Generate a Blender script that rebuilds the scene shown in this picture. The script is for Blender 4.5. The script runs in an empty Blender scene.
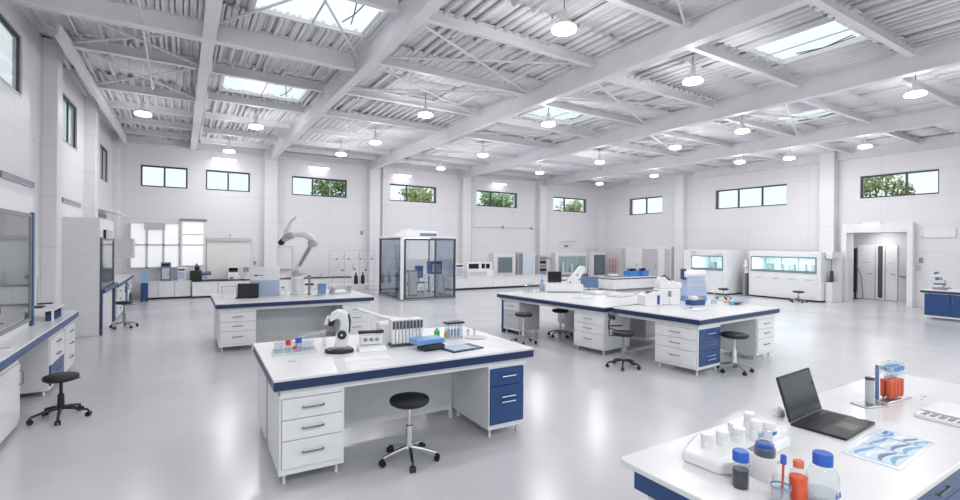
EXPOSURE, WORLD, LAMP_W, GLOW_W, FILL_W = 0.18, 1.1, 29., 27., 70.
import bpy, math, random
from mathutils import Matrix, Vector
R = math.radians
random.seed(7)
sc = bpy.context.scene
col = sc.collection

# ------------------------------------------------------------------ materials
MATS = {}
def _new(name):
    m = bpy.data.materials.new(name); m.use_nodes = True
    return m, m.node_tree.nodes, m.node_tree.links
def mat(name, rgb, rough=.5, metal=0., var=.03, scale=6., emit=0., coat=0., bump=0.):
    """Principled with a faint procedural mottling of its own colour."""
    if name in MATS: return MATS[name]
    m, n, l = _new(name); p = n['Principled BSDF']
    p.inputs['Roughness'].default_value = rough
    p.inputs['Metallic'].default_value = metal
    p.inputs['Coat Weight'].default_value = coat
    tc = n.new('ShaderNodeTexCoord'); nz = n.new('ShaderNodeTexNoise')
    nz.inputs['Scale'].default_value = scale; nz.inputs['Detail'].default_value = 3
    l.new(tc.outputs['Object'], nz.inputs['Vector'])
    cr = n.new('ShaderNodeValToRGB')
    lo, hi = 1 - var, 1 + var
    cr.color_ramp.elements[0].position = .3; cr.color_ramp.elements[1].position = .7
    cr.color_ramp.elements[0].color = (*[min(1, c*lo) for c in rgb], 1)
    cr.color_ramp.elements[1].color = (*[min(1, c*hi) for c in rgb], 1)
    l.new(nz.outputs['Fac'], cr.inputs['Fac']); l.new(cr.outputs['Color'], p.inputs['Base Color'])
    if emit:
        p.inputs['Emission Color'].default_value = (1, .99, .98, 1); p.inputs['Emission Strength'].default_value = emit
    if bump:
        b = n.new('ShaderNodeBump'); b.inputs['Strength'].default_value = bump; b.inputs['Distance'].default_value = .002
        l.new(nz.outputs['Fac'], b.inputs['Height']); l.new(b.outputs['Normal'], p.inputs['Normal'])
    MATS[name] = m; return m
def glass(name, tint=(1, 1, 1), refl=.06, rough=.02, frost=0.):
    """Thin pane: tinted see-through with a Fresnel reflection, optionally a milky diffuse share."""
    if name in MATS: return MATS[name]
    m, n, l = _new(name); out = n['Material Output']; n.remove(n['Principled BSDF'])
    t = n.new('ShaderNodeBsdfTransparent'); t.inputs['Color'].default_value = (*tint, 1)
    g = n.new('ShaderNodeBsdfGlossy'); g.inputs['Roughness'].default_value = rough
    lw = n.new('ShaderNodeFresnel'); ge = n.new('ShaderNodeNewGeometry'); io = n.new('ShaderNodeMapRange')   # same reflectance from either side of the sheet
    io.inputs['To Min'].default_value = 1.4; io.inputs['To Max'].default_value = 1/1.4; l.new(ge.outputs['Backfacing'], io.inputs['Value']); l.new(io.outputs['Result'], lw.inputs['IOR'])
    ad = n.new('ShaderNodeMath'); ad.operation = 'ADD'; ad.inputs[1].default_value = refl - .03; ad.use_clamp = True
    l.new(lw.outputs['Fac'], ad.inputs[0])
    src = t
    if frost:
        d = n.new('ShaderNodeBsdfDiffuse'); d.inputs['Color'].default_value = (*[min(1, c*.95) for c in tint], 1)
        nz = n.new('ShaderNodeTexNoise'); nz.inputs['Scale'].default_value = 3.
        tc = n.new('ShaderNodeTexCoord'); l.new(tc.outputs['Object'], nz.inputs['Vector'])
        ma = n.new('ShaderNodeMapRange'); ma.inputs['To Min'].default_value = frost*.85; ma.inputs['To Max'].default_value = min(1, frost*1.15)
        l.new(nz.outputs['Fac'], ma.inputs['Value'])
        mf = n.new('ShaderNodeMixShader'); l.new(ma.outputs['Result'], mf.inputs['Fac'])
        l.new(t.outputs[0], mf.inputs[1]); l.new(d.outputs[0], mf.inputs[2]); src = mf
    mx = n.new('ShaderNodeMixShader'); l.new(ad.outputs[0], mx.inputs['Fac'])
    l.new(src.outputs[0], mx.inputs[1]); l.new(g.outputs[0], mx.inputs[2]); l.new(mx.outputs[0], out.inputs['Surface'])
    MATS[name] = m; return m

def wall_mat():
    m, n, l = _new('painted_panel_wall'); p = n['Principled BSDF']; p.inputs['Roughness'].default_value = .42
    tc = n.new('ShaderNodeTexCoord'); mp = n.new('ShaderNodeMapping'); sp = n.new('ShaderNodeSeparateXYZ'); cb = n.new('ShaderNodeCombineXYZ')
    l.new(tc.outputs['Object'], sp.inputs[0])
    a = n.new('ShaderNodeMath'); a.operation = 'ADD'; l.new(sp.outputs['X'], a.inputs[0]); l.new(sp.outputs['Y'], a.inputs[1])
    l.new(a.outputs[0], cb.inputs['X']); l.new(sp.outputs['Z'], cb.inputs['Y'])
    b = n.new('ShaderNodeTexBrick'); b.offset = .0; b.inputs['Scale'].default_value = 1.
    b.inputs['Brick Width'].default_value = 2.4; b.inputs['Row Height'].default_value = .95
    b.inputs['Mortar Size'].default_value = .012; b.inputs['Mortar Smooth'].default_value = .6; b.inputs['Bias'].default_value = 0
    b.inputs['Color1'].default_value = (.75, .74, .765, 1); b.inputs['Color2'].default_value = (.77, .76, .78, 1); b.inputs['Mortar'].default_value = (.65, .64, .67, 1)
    l.new(cb.outputs[0], b.inputs['Vector']); l.new(b.outputs['Color'], p.inputs['Base Color'])
    bp = n.new('ShaderNodeBump'); bp.inputs['Strength'].default_value = .25; bp.inputs['Distance'].default_value = .004; bp.invert = True
    l.new(b.outputs['Fac'], bp.inputs['Height']); l.new(bp.outputs['Normal'], p.inputs['Normal'])
    return m
def floor_mat():
    m, n, l = _new('epoxy_floor'); p = n['Principled BSDF']
    tc = n.new('ShaderNodeTexCoord')
    n1 = n.new('ShaderNodeTexNoise'); n1.inputs['Scale'].default_value = .55; n1.inputs['Detail'].default_value = 6; n1.inputs['Roughness'].default_value = .62
    n2 = n.new('ShaderNodeTexNoise'); n2.inputs['Scale'].default_value = 55.; n2.inputs['Detail'].default_value = 2
    for q in (n1, n2): l.new(tc.outputs['Object'], q.inputs['Vector'])
    cr = n.new('ShaderNodeValToRGB'); e = cr.color_ramp.elements
    e[0].position = .3; e[0].color = (.565, .565, .59, 1); e[1].position = .72; e[1].color = (.64, .64, .665, 1)
    l.new(n1.outputs['Fac'], cr.inputs['Fac'])
    mx = n.new('ShaderNodeMix'); mx.data_type = 'RGBA'; mx.blend_type = 'MULTIPLY'; mx.inputs['Factor'].default_value = .12
    l.new(cr.outputs['Color'], mx.inputs['A']); l.new(n2.outputs['Fac'], mx.inputs['B'])
    l.new(mx.outputs['Result'], p.inputs['Base Color'])
    mr = n.new('ShaderNodeMapRange'); mr.inputs['To Min'].default_value = .18; mr.inputs['To Max'].default_value = .28
    l.new(n1.outputs['Fac'], mr.inputs['Value']); l.new(mr.outputs['Result'], p.inputs['Roughness'])
    p.inputs['Specular IOR Level'].default_value = .5
    return m

WALL = wall_mat(); FLOOR = floor_mat()
W = mat('white_laminate', (.80, .80, .815), .35, coat=.1)
WT = mat('white_worktop', (.76, .76, .765), .28, coat=.15, var=.015)
WP = mat('white_plastic', (.82, .82, .83), .3)
WM = mat('white_painted_steel', (.80, .79, .825), .45, var=.04, scale=2.)
DK = mat('roof_sheet', (.82, .81, .845), .5, var=.05, scale=1.5)
LG = mat('light_grey_panel', (.55, .55, .57), .45)
GR = mat('mid_grey_plastic', (.25, .26, .28), .45)
BK = mat('black_plastic', (.012, .012, .015), .4)
BS = mat('black_screen', (.008, .009, .013), .12)
SEAT = mat('black_vinyl', (.010, .010, .013), .5, bump=.1, scale=40)
CH = mat('chrome', (.72, .72, .74), .18, 1.)
AL = mat('brushed_aluminium', (.60, .61, .63), .35, 1.)
HG = mat('handle_grey', (.20, .20, .22), .35, .6)
ST = mat('dark_steel', (.10, .10, .11), .4, .7)
BL = mat('blue_laminate', (.022, .068, .21), .35)
BB = mat('dark_blue_edge', (.014, .032, .105), .35)
LB = mat('light_blue_plastic', (.16, .34, .62), .4)
CAPB = mat('royal_blue_cap', (.03, .12, .52), .35)
PB = mat('pale_blue_grey', (.42, .50, .64), .4)
SLATE = mat('slate_blue_panel', (.12, .19, .34), .4)
FR = mat('window_frame_grey', (.045, .06, .075), .45)
ORG = mat('orange_liquid', (.95, .10, .012), .15)
DLQ = mat('dark_specimen', (.045, .045, .07), .4)
RED = mat('red_plastic', (.55, .03, .02), .4)
GRN = mat('green_plastic', (.08, .42, .12), .4)
YEL = mat('yellow_plastic', (.75, .50, .05), .4)
PAP = mat('white_paper', (.84, .85, .87), .5)
CYA = mat('pale_teal_interior', (.76, .86, .865), .5)
G = glass('clear_glass', (.95, .97, .98), .05)
GW = glass('window_glass', (.985, .997, 1.), .0)
GB = glass('booth_glass', (.95, .965, .975), .06)
GD = glass('smoked_booth_glass', (.68, .73, .79), .08)
GP = glass('clear_plastic', (.90, .93, .96), .08, .08, .20)
GF = glass('frosted_glazing', (.96, .98, 1.), .03, .2, .55)
GC = glass('cyan_sash_glass', (.90, .955, .96), .05)
LAMP = mat('lamp_diffuser', (1, 1, 1), .4, emit=5.)

# ------------------------------------------------------------------ mesh helpers
class MB:
    def __init__(s): s.v = []; s.f = []; s.M = None
    def add(s, vs, fs):
        b = len(s.v)
        for p in vs:
            p = Vector(p)
            s.v.append(tuple(s.M @ p) if s.M else tuple(p))
        s.f += [tuple(b+i for i in f) for f in fs]; return s
    def box(s, x0, x1, y0, y1, z0, z1):
        x0, x1 = sorted((x0, x1)); y0, y1 = sorted((y0, y1)); z0, z1 = sorted((z0, z1))
        return s.add([(x0,y0,z0),(x1,y0,z0),(x1,y1,z0),(x0,y1,z0),(x0,y0,z1),(x1,y0,z1),(x1,y1,z1),(x0,y1,z1)],
              [(0,3,2,1),(4,5,6,7),(0,1,5,4),(1,2,6,5),(2,3,7,6),(3,0,4,7)])
    def tube(s, pts, r, n=10):
        pts = [Vector(p) for p in pts]; k = len(pts)
        rs = r if isinstance(r, (list, tuple)) else [r]*k
        up = None; vs = []
        for i, p in enumerate(pts):
            t = (pts[min(i+1, k-1)] - pts[max(i-1, 0)]).normalized()
            if up is None:
                up = Vector((0,0,1)) if abs(t.z) < .9 else Vector((1,0,0))
            a = t.cross(up).normalized(); b = a.cross(t).normalized(); up = b
            for j in range(n):
                q = 2*math.pi*j/n
                vs.append(p + (a*math.cos(q) + b*math.sin(q))*rs[i])
        fs = []
        for i in range(k-1):
            for j in range(n):
                j2 = (j+1) % n
                fs.append((i*n+j, i*n+j2, (i+1)*n+j2, (i+1)*n+j))
        fs.append(tuple(range(n-1, -1, -1))); fs.append(tuple((k-1)*n+j for j in range(n)))
        return s.add(vs, fs)
    def lathe(s, prof, c=(0,0,0), n=20, caps=True):
        vs = []; fs = []
        for r, z in prof:
            for j in range(n):
                q = 2*math.pi*j/n; vs.append((c[0]+max(r,1e-4)*math.cos(q), c[1]+max(r,1e-4)*math.sin(q), c[2]+z))
        for i in range(len(prof)-1):
            for j in range(n):
                j2 = (j+1) % n; fs.append((i*n+j, i*n+j2, (i+1)*n+j2, (i+1)*n+j))
        if caps: fs.append(tuple(range(n-1, -1, -1))); fs.append(tuple((len(prof)-1)*n+j for j in range(n)))
        return s.add(vs, fs)
    def cyl(s, c, r, h, n=20): return s.lathe([(r, 0), (r, h)], c, n)
    def prism(s, poly, a, b, ax='y'):
        """poly in the two other axes (x,z for y; y,z for x; x,y for z), extruded from a to b."""
        def P(u, w, t): return {'y': (u, t, w), 'x': (t, u, w), 'z': (u, w, t)}[ax]
        n = len(poly)
        return s.add([P(u, w, a) for u, w in poly] + [P(u, w, b) for u, w in poly],
            [tuple(range(n)), tuple(range(2*n-1, n-1, -1))] + [(i, (i+n), (i+1) % n + n, (i+1) % n) for i in range(n)])
    def build(s, name, m, parent=None, bev=0, loc=None, rz=0):
        me = bpy.data.meshes.new(name); me.from_pydata(s.v, [], s.f)
        import bmesh
        bm = bmesh.new(); bm.from_mesh(me); bmesh.ops.recalc_face_normals(bm, faces=bm.faces); bm.to_mesh(me); bm.free()
        me.materials.append(m)
        for p in me.polygons: p.use_smooth = True
        me.set_sharp_from_angle(angle=R(38))
        o = bpy.data.objects.new(name, me); col.objects.link(o)
        if parent: o.parent = parent
        if loc is not None: o.location = loc
        o.rotation_euler.z = R(rz)
        if bev:
            b = o.modifiers.new('bevel', 'BEVEL'); b.width = bev; b.segments = 2; b.limit_method = 'ANGLE'; b.angle_limit = R(40)
        return o
def tag(o, label, cat, group=None):
    o['label'] = label; o['category'] = cat
    if group: o['group'] = group
    return o
def T(name, label, cat, loc=(0,0,0), rz=0, group=None):
    o = bpy.data.objects.new(name, None); col.objects.link(o); o.empty_display_size = .1
    o.location = loc; o.rotation_euler.z = R(rz)
    return tag(o, label, cat, group)
def S(o):
    o['kind'] = 'structure'; return o
def rows(o): return [c for c in bpy.data.objects if c.parent == o]
def dup(root, loc, rz=None, label=None):
    def cp(o, par):
        c = o.copy(); col.objects.link(c); c.parent = par
        for ch in KIDS.get(o.name, []): cp(ch, c)
        return c
    KIDS = {}
    for o in col.objects:
        if o.parent: KIDS.setdefault(o.parent.name, []).append(o)
    r = cp(root, None); r.location = loc
    if rz is not None: r.rotation_euler.z = R(rz)
    if label: r['label'] = label
    return r
class Frame:
    """local plan frame of a rotated island"""
    def __init__(s, x, y, rz): s.x, s.y, s.rz = x, y, rz; s.c, s.s = math.cos(R(rz)), math.sin(R(rz))
    def __call__(s, lx, ly, z=0.): return (s.x + lx*s.c - ly*s.s, s.y + lx*s.s + ly*s.c, z)
def rim(mb, x0, x1, z0, z1, t, y0, y1):
    """rectangular ring in the xz plane"""
    return mb.box(x0, x1, y0, y1, z1-t, z1).box(x0, x1, y0, y1, z0, z0+t).box(x0, x0+t, y0, y1, z0+t, z1-t).box(x1-t, x1, y0, y1, z0+t, z1-t)

# ------------------------------------------------------------------ camera, world, render look
cam = bpy.data.cameras.new('camera'); co = bpy.data.objects.new('camera', cam); col.objects.link(co)
F_PX, YAW, ROLL, CY = 480., 31.7, .5, 245.5
cam.sensor_fit = 'HORIZONTAL'; cam.sensor_width = 36.; cam.lens = 36.*F_PX/960.; cam.clip_start = .05; cam.clip_end = 300
cam.shift_y = -(250-CY)/960.
co.rotation_mode = 'XYZ'
co.matrix_world = Matrix.Translation((0,0,2.)) @ Matrix.Rotation(R(-YAW), 4, 'Z') @ Matrix.Rotation(R(90), 4, 'X') @ Matrix.Rotation(R(ROLL), 4, 'Z')
sc.camera = co
sc.view_settings.view_transform = 'Standard'; sc.view_settings.look = 'None'; sc.view_settings.gamma = 1.; sc.view_settings.exposure = EXPOSURE
sc.cycles.use_denoising = True
sc.cycles.max_bounces = 10; sc.cycles.transparent_max_bounces = 24; sc.cycles.caustics_reflective = False; sc.cycles.caustics_refractive = False
sc.cycles.sample_clamp_indirect = 6.
w = bpy.data.worlds.new('sky'); sc.world = w; w.use_nodes = True
n, l = w.node_tree.nodes, w.node_tree.links
bg = n['Background']; bg.inputs['Strength'].default_value = WORLD
tc = n.new('ShaderNodeTexCoord'); sp = n.new('ShaderNodeSeparateXYZ'); cr = n.new('ShaderNodeValToRGB')
nz = n.new('ShaderNodeTexNoise'); nz.inputs['Scale'].default_value = 3.; nz.inputs['Detail'].default_value = 4
l.new(tc.outputs['Generated'], nz.inputs['Vector'])
l.new(tc.outputs['Generated'], sp.inputs[0]); l.new(sp.outputs['Z'], cr.inputs['Fac'])
e = cr.color_ramp.elements
e[0].position = 0.; e[0].color = (.86, .95, .98, 1); e[1].position = .75; e[1].color = (1., 1., 1., 1)
x = e.new(.12); x.color = (.74, .92, .965, 1)
mx = n.new('ShaderNodeMix'); mx.data_type = 'RGBA'; mx.inputs['B'].default_value = (1, 1, 1, 1)
mr = n.new('ShaderNodeMapRange'); mr.inputs['From Min'].default_value = .5; mr.inputs['From Max'].default_value = .75; l.new(nz.outputs['Fac'], mr.inputs['Value'])
l.new(mr.outputs['Result'], mx.inputs['Factor']); l.new(cr.outputs['Color'], mx.inputs['A']); l.new(mx.outputs['Result'], bg.inputs['Color'])

# ------------------------------------------------------------------ shell
XL, XR, YB, Y0 = -2.3, 21.6, 21.0, -1.5
DECK = 5.82
S(MB().box(-2.8, 25., -2.5, 21.4, -.2, 0.).build('floor', FLOOR))
S(MB().box(-60, 90, -40, 90, -.6, -.3).build('ground', mat('outdoor_asphalt', (.16, .17, .15), .9)))
def holed(name, ax, t0, t1, u0, u1, z0, z1, holes):
    """wall slab with rectangular openings; ax is the thickness axis"""
    us = sorted({u0, u1, *[h[i] for h in holes for i in (0, 1)]}); zs = sorted({z0, z1, *[h[i] for h in holes for i in (2, 3)]})
    mb = MB()
    for i in range(len(us)-1):
        zr = None
        for j in range(len(zs)):
            full = j < len(zs)-1 and not any(h[0] < (us[i]+us[i+1])/2 < h[1] and h[2] < (zs[j]+zs[j+1])/2 < h[3] for h in holes)
            if full and zr is None: zr = zs[j]
            if not full and zr is not None:
                if ax == 'y': mb.box(us[i], us[i+1], t0, t1, zr, zs[j])
                else: mb.box(t0, t1, us[i], us[i+1], zr, zs[j])
                zr = None
    return S(mb.build(name, WALL))
WB = [(-1.33, .11, 4.02, 4.80), (.70, 2.23, 4.03, 4.80), (3.80, 6.09, 4.03, 4.82), (8.05, 10.46, 4.03, 4.82), (12.74, 15.33, 4.03, 4.84), (17.84, 20.42, 4.0, 4.82)]
WR = [(16.6, 18.83, 3.80, 4.72), (10.42, 13.62, 3.82, 4.72), (5.63, 7.85, 3.88, 4.72)]
holed('wall_back', 'y', YB, YB+.35, -2.6, 22.0, 0, DECK+.1, WB)
holed('wall_right', 'x', XR, XR+.35, Y0, YB, 0, DECK+.1, WR + [(6.38, 8.17, -.1, 2.60)])
# the side wall runs 1.2 degrees off the hall's axis
LWR = -1.15
LW = Frame(-2.35, 8., LWR)           # local y runs along the wall, local x out of it
WLs = [(.55, 2.75, 4.40, 5.38), (5.5, 7.0, 4.2, 5.24), (10.2, 11.72, 3.91, 4.97)]
wl = holed('wall_left', 'x', -.12, 0., -9.5, 13.3, 0, DECK+.1, WLs); wl.location = LW(0, 0); wl.rotation_euler.z = R(LWR)

WIN = [0]
def window(loc, rz, w, h, mull, thin=(), q=0., d=.07):
    """x along the opening, y outward; mull = fractions of heavy mullions"""
    WIN[0] += 1
    o = S(bpy.data.objects.new('window_%d' % WIN[0], None)); col.objects.link(o); o.location = loc; o.rotation_euler.z = R(rz)
    mb = MB(); rim(mb, 0, w, 0, h, .055, .10+q, .10+q+d); mb.build('window_frame', FR, o)
    for f in mull: MB().box(w*f-.03, w*f+.03, .10+q, .10+q+d, .055, h-.055).build('mullion', FR, o)
    for f in thin: MB().box(w*f-.014, w*f+.014, .11+q, .10+q+d*.8, .055, h-.055).build('glazing_bar', LG, o)
    MB().box(.03, w-.03, .10+q+d*.45, .104+q+d*.45, .03, h-.03).build('pane', GW, o)
    MB().box(0, w, -.015, .10+q, -.02, .0).build('window_sill', W, o)
    return o
for (a, b, z0, z1), mu, th in zip(WB, [(.5,), (.5,), (.37,), (.37,), (.36,), (.36,)], [(), (), (.69,), (.69,), (.68,), (.7,)]):
    window((a, YB, z0), 0, b-a, z1-z0, mu, th)
for (a, b, z0, z1), mu in zip(WR, [(.5,), (1/3, 2/3), (.60,)]):
    window((XR, b, z0), -90, b-a, z1-z0, mu)
for (a, b, z0, z1), mu in zip(WLs, [(.5,), (.5,), (.5,)]):
    window(LW(0, a, z0), 90+LWR, b-a, z1-z0, mu, q=-.07, d=.03)

# columns and beams
def column(name, x0, x1, y0, y1, z1=5.8): return S(MB().box(x0, x1, y0, y1, 0, z1).build(name, WALL, bev=.012))
for x in (2.72, 7.02, 11.78, 16.65): column('column', x, x+.48, YB-.3, YB+.02)
column('column', 21.1, XR+.02, YB-.4, YB+.02)
column('column', -2.3, -1.9, YB-.5, YB+.02)
for y in (15.1, 8.55, 1.6): column('column', XR-.35, XR+.02, y, y+.5)
for y, xx in ((11.85, -2.03), (15.85, -1.95), (7.0, -2.1)): column('column', -2.42, xx, y, y+.45)
def ibeam(name, p, q, h, wd, z, tw=.03, tf=.035, m=WM):
    """I-section from p to q (plan), bottom at z"""
    dx, dy = q[0]-p[0], q[1]-p[1]; L = math.hypot(dx, dy); a = math.degrees(math.atan2(dy, dx))
    mb = MB().box(0, L, -wd/2, wd/2, 0, tf).box(0, L, -wd/2, wd/2, h-tf, h).box(0, L, -tw/2, tw/2, tf, h-tf)
    return S(mb.build(name, m, loc=(p[0], p[1], z), rz=a))
BX = [(2.95, .19, .46, 5.34), (7.1, .19, .48, 5.32), (11.75, .19, .48, 5.32), (16.95, .19, .48, 5.32)]
for x, wd, h, z in BX: ibeam('main_beam', (x, Y0), (x, YB), h, wd, z)
ibeam('main_beam', (.40, Y0), (.28, YB), .34, .2, 5.46)
ibeam('edge_beam', (XR-.12, Y0), (XR-.12, YB), .4, .2, 5.40)
ibeam('edge_beam', (-1.80, 10.5), (-1.72, 20.5), .22, .09, 5.40)
ibeam('edge_beam', (-2.2, YB-.12), (XR, YB-.12), .3, .18, 5.52)
bays = [((-1.75, .28), [11.5, 14.2, 16.0, 17.8, 19.5]), ((.5, 2.8), [5.0, 7.0, 11.6, 13.8, 15.9, 18.0, 19.8]),
        ((3.1, 6.94), [2.7, 4.95, 7.0, 9.2, 11.45, 13.65, 16.0, 18.1, 19.7]), ((7.26, 11.59), [1.4, 3.4, 5.4, 7.4, 9.6, 11.6, 13.8, 16., 18.1, 19.8]),
        ((11.91, 16.8), [2., 4., 5.85, 7.85, 9.95, 12.1, 14.2, 16.3, 18.4, 20.0]), ((17.1, XR-.2), [2.1, 4.1, 6.1, 8.1, 10.2, 12.5, 14.7, 16.8, 18.8])]
for (a, b), ys in bays:
    for y in ys: ibeam('purlin', (a, y), (b, y), .21, .11, 5.59, .02, .024)
ibeam('purlin', (-2.2, 9.4), (2.85, 9.4), .36, .16, 5.43)
ibeam('purlin', (-2.2, 2.9), (2.85, 2.9), .36, .16, 5.43)
def brace(p, q, r=.022): return S(MB().tube([p, q], r, 6).build('roof_brace', WM))
zb = 5.62
for x0, x1, ya, yb_ in ((-1.7, .3, 9.6, 11.4), (-1.7, .3, 11.6, 14.1), (.5, 2.8, 5.1, 9.1), (3.1, 6.9, 7.1, 9.1), (3.1, 6.9, 2.8, 4.9), (3.1, 6.9, 9.3, 11.4), (7.3, 11.6, 7.5, 9.5),
                      (3.1, 6.9, 13.7, 15.9), (7.3, 11.6, 11.7, 13.7), (7.3, 11.6, 13.9, 15.9), (12, 16.8, 10., 12.), (12, 16.8, 5.9, 7.8), (17.1, 21.3, 10.3, 12.4)):
    brace((x0, ya, zb), (x1, yb_, zb)); brace((x0, yb_, zb+.05), (x1, ya, zb+.05))
# conduit hanging down the bay by the side wall
S(MB().tube([(-.55, 4.5, 5.5), (-.62, 13.2, 5.5)], .018, 8).build('conduit', WM))

# corrugated deck with rooflight openings
SKY = [(.92, 2.80, 7.25, 8.62), (.74, 2.60, 12.25, 13.55), (8.35, 10.2, 9.95, 11.3), (9.12, 10.50, 3.68, 5.18), (14.6, 15.85, 6.15, 7.65)]
def deck():
    mb = MB(); ys = sorted({Y0, YB+.3, *[s[i] for s in SKY for i in (2, 3)]})
    prof = []; x = -2.75; k = 0
    while x < 22.0:
        prof += [(x, DECK), (x+.06, DECK), (x+.10, DECK+.018), (x+.155, DECK+.018)]; x += .195
    for j in range(len(ys)-1):
        ya, yb_ = ys[j], ys[j+1]; ym = (ya+yb_)/2
        xs = list(prof)
        for s in SKY:
            if s[2] < ym < s[3]: xs = [p for p in xs if not s[0] < p[0] < s[1]] + [(s[0], DECK), (s[1], DECK)]
        xs = sorted(xs)
        for i in range(len(xs)-1):
            (xa, za), (xb, z2) = xs[i], xs[i+1]; xm = (xa+xb)/2
            if any(s[0] <= xm <= s[1] and s[2] < ym < s[3] for s in SKY): continue
            mb.add([(xa, ya, za), (xb, ya, z2), (xb, yb_, z2), (xa, yb_, za)], [(0, 1, 2, 3)])
    o = mb.build('ceiling', DK)
    so = o.modifiers.new('thickness', 'SOLIDIFY'); so.thickness = .08; so.offset = 1.
    return S(o)
deck()
for i, (a, b, c, d) in enumerate(SKY):
    o = S(bpy.data.objects.new('window_%d' % (10+i), None)); col.objects.link(o); o.location = (a, c, DECK-.03)
    wx, wy = b-a, d-c
    cb = MB()
    for q in ((-.04, wx+.04, -.04, .03), (-.04, wx+.04, wy-.03, wy+.04), (-.04, .03, .03, wy-.03), (wx-.03, wx+.04, .03, wy-.03)): cb.box(*q, .0, .07)
    cb.build('rooflight_curb', W, o)
    MB().box(wx/2-.015, wx/2+.015, .03, wy-.03, .015, .03).build('glazing_bar', LG, o)
    MB().add([(.02, .02, .032), (wx-.02, .02, .032), (wx-.02, wy-.02, .032), (.02, wy-.02, .032)], [(0, 1, 2, 3)]).build('pane', glass('rooflight_glazing', (1, 1, 1), .02, .3, .04), o)
    MB().tube([(wx*.72, .12, .02), (wx*.76, wy*.4, -.03), (wx*.72, wy*.7, .0)], .010, 6).tube([(wx*.80, .12, .02), (wx*.76, wy*.4, -.03), (wx*.80, wy*.7, .0)], .010, 6).build('opener_arm', ST, o)

# ------------------------------------------------------------------ high-bay lamps
lp = [(-.9, 14.9), (1.7, 14.75), (4.85, 5.5), (5.15, 11.0), (5.2, 14.85), (8.5, 5.85), (8.3, 10.), (9.2, 14.75), (13.1, 3.8), (13.3, 7.6), (13.7, 10.05), (13.7, 13.4),
      (13.5, 16.85), (18.5, 6.6), (18.7, 8.95), (18.05, 10.4), (1.35, 19.2), (4.85, 17.5), (9.3, 18.3), (18.4, 14.6), (18.4, 18.)]
bayname = ['window-wall roof bay', 'second roof bay', 'third roof bay', 'fourth roof bay', 'fifth roof bay', 'fume-hood side bay']
edges = [.35, 2.95, 7.1, 11.75, 16.95, 30]
ordn = ['', 'second', 'third', 'fourth', 'fifth', 'sixth', 'seventh', 'eighth']
def bay(x): return next(i for i, e_ in enumerate(edges) if x < e_)
lamp0 = T('high_bay_lamp', 'x', 'ceiling lamp', (0, 0, 0), 0, 'high-bay lamps under the roof')
MB().lathe([(.02, .30), (.05, .28), (.06, .12), (.13, .09), (.165, .045), (.165, .03), (.02, .03)], n=24).build('lamp_housing', W, lamp0)
MB().lathe([(.0, .029), (.165, .028), (.19, .0), (.18, -.03), (.12, -.05), (.0, -.06)], n=24).build('diffuser', LAMP, lamp0)
MB().tube([(0, 0, .29), (0, 0, .56)], .008, 6).build('hanging_cable', ST, lamp0)
byb = {}
for p in lp: byb.setdefault(bay(p[0]), []).append(p)
lp_fill = [(.3, -1.3), (7.8, -1.5), (9.9, -.7), (13.2, -1.1), (1.5, 4.4), (-.9, 5.4)]   # unseen lamps added as fill for the front of the hall
first = True
for x, y in lp_fill:
    r_ = dup(lamp0, (x, y, 5.27), label='white high-bay lamp added out of view to light the front of the hall'); r_['group'] = 'added high-bay lamps out of view'
    ld = bpy.data.lights.new('lamp_light', 'AREA'); ld.shape = 'DISK'; ld.size = .4; ld.energy = FILL_W*(.35 if y > 0 else 1.); ld.color = (1., .985, .99)
    lo = bpy.data.objects.new('lamp_light', ld); col.objects.link(lo); lo.location = (x, y, 5.20)
    ld = bpy.data.lights.new('lamp_glow', 'POINT'); ld.shadow_soft_size = .2; ld.energy = FILL_W*(.35 if y > 0 else .5); ld.color = (1., .985, .99)
    lo = bpy.data.objects.new('lamp_glow', ld); col.objects.link(lo); lo.location = (x, y, 4.98)
for b_, ps in sorted(byb.items()):
    for k, (x, y) in enumerate(sorted(ps, key=lambda p: -p[1])):
        lab = 'white high-bay lamp under the %s, %snearest the far wall' % (bayname[b_], ordn[k]+' ' if k else '')
        if first: lamp0.location = (x, y, 5.27); lamp0['label'] = lab; first = False
        else: dup(lamp0, (x, y, 5.27), label=lab)
        ld = bpy.data.lights.new('lamp_light', 'AREA'); ld.shape = 'DISK'; ld.size = .4; ld.energy = LAMP_W*(.6 if x < 0 else 1.); ld.color = (1., .985, .99)
        lo = bpy.data.objects.new('lamp_light', ld); col.objects.link(lo); lo.location = (x, y, 5.20)
        ld = bpy.data.lights.new('lamp_glow', 'POINT'); ld.shadow_soft_size = .2; ld.energy = GLOW_W*(.3 if x < 0 else 1.); ld.color = (1., .985, .99)
        lo = bpy.data.objects.new('lamp_glow', ld); col.objects.link(lo); lo.location = (x, y, 4.98)

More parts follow.
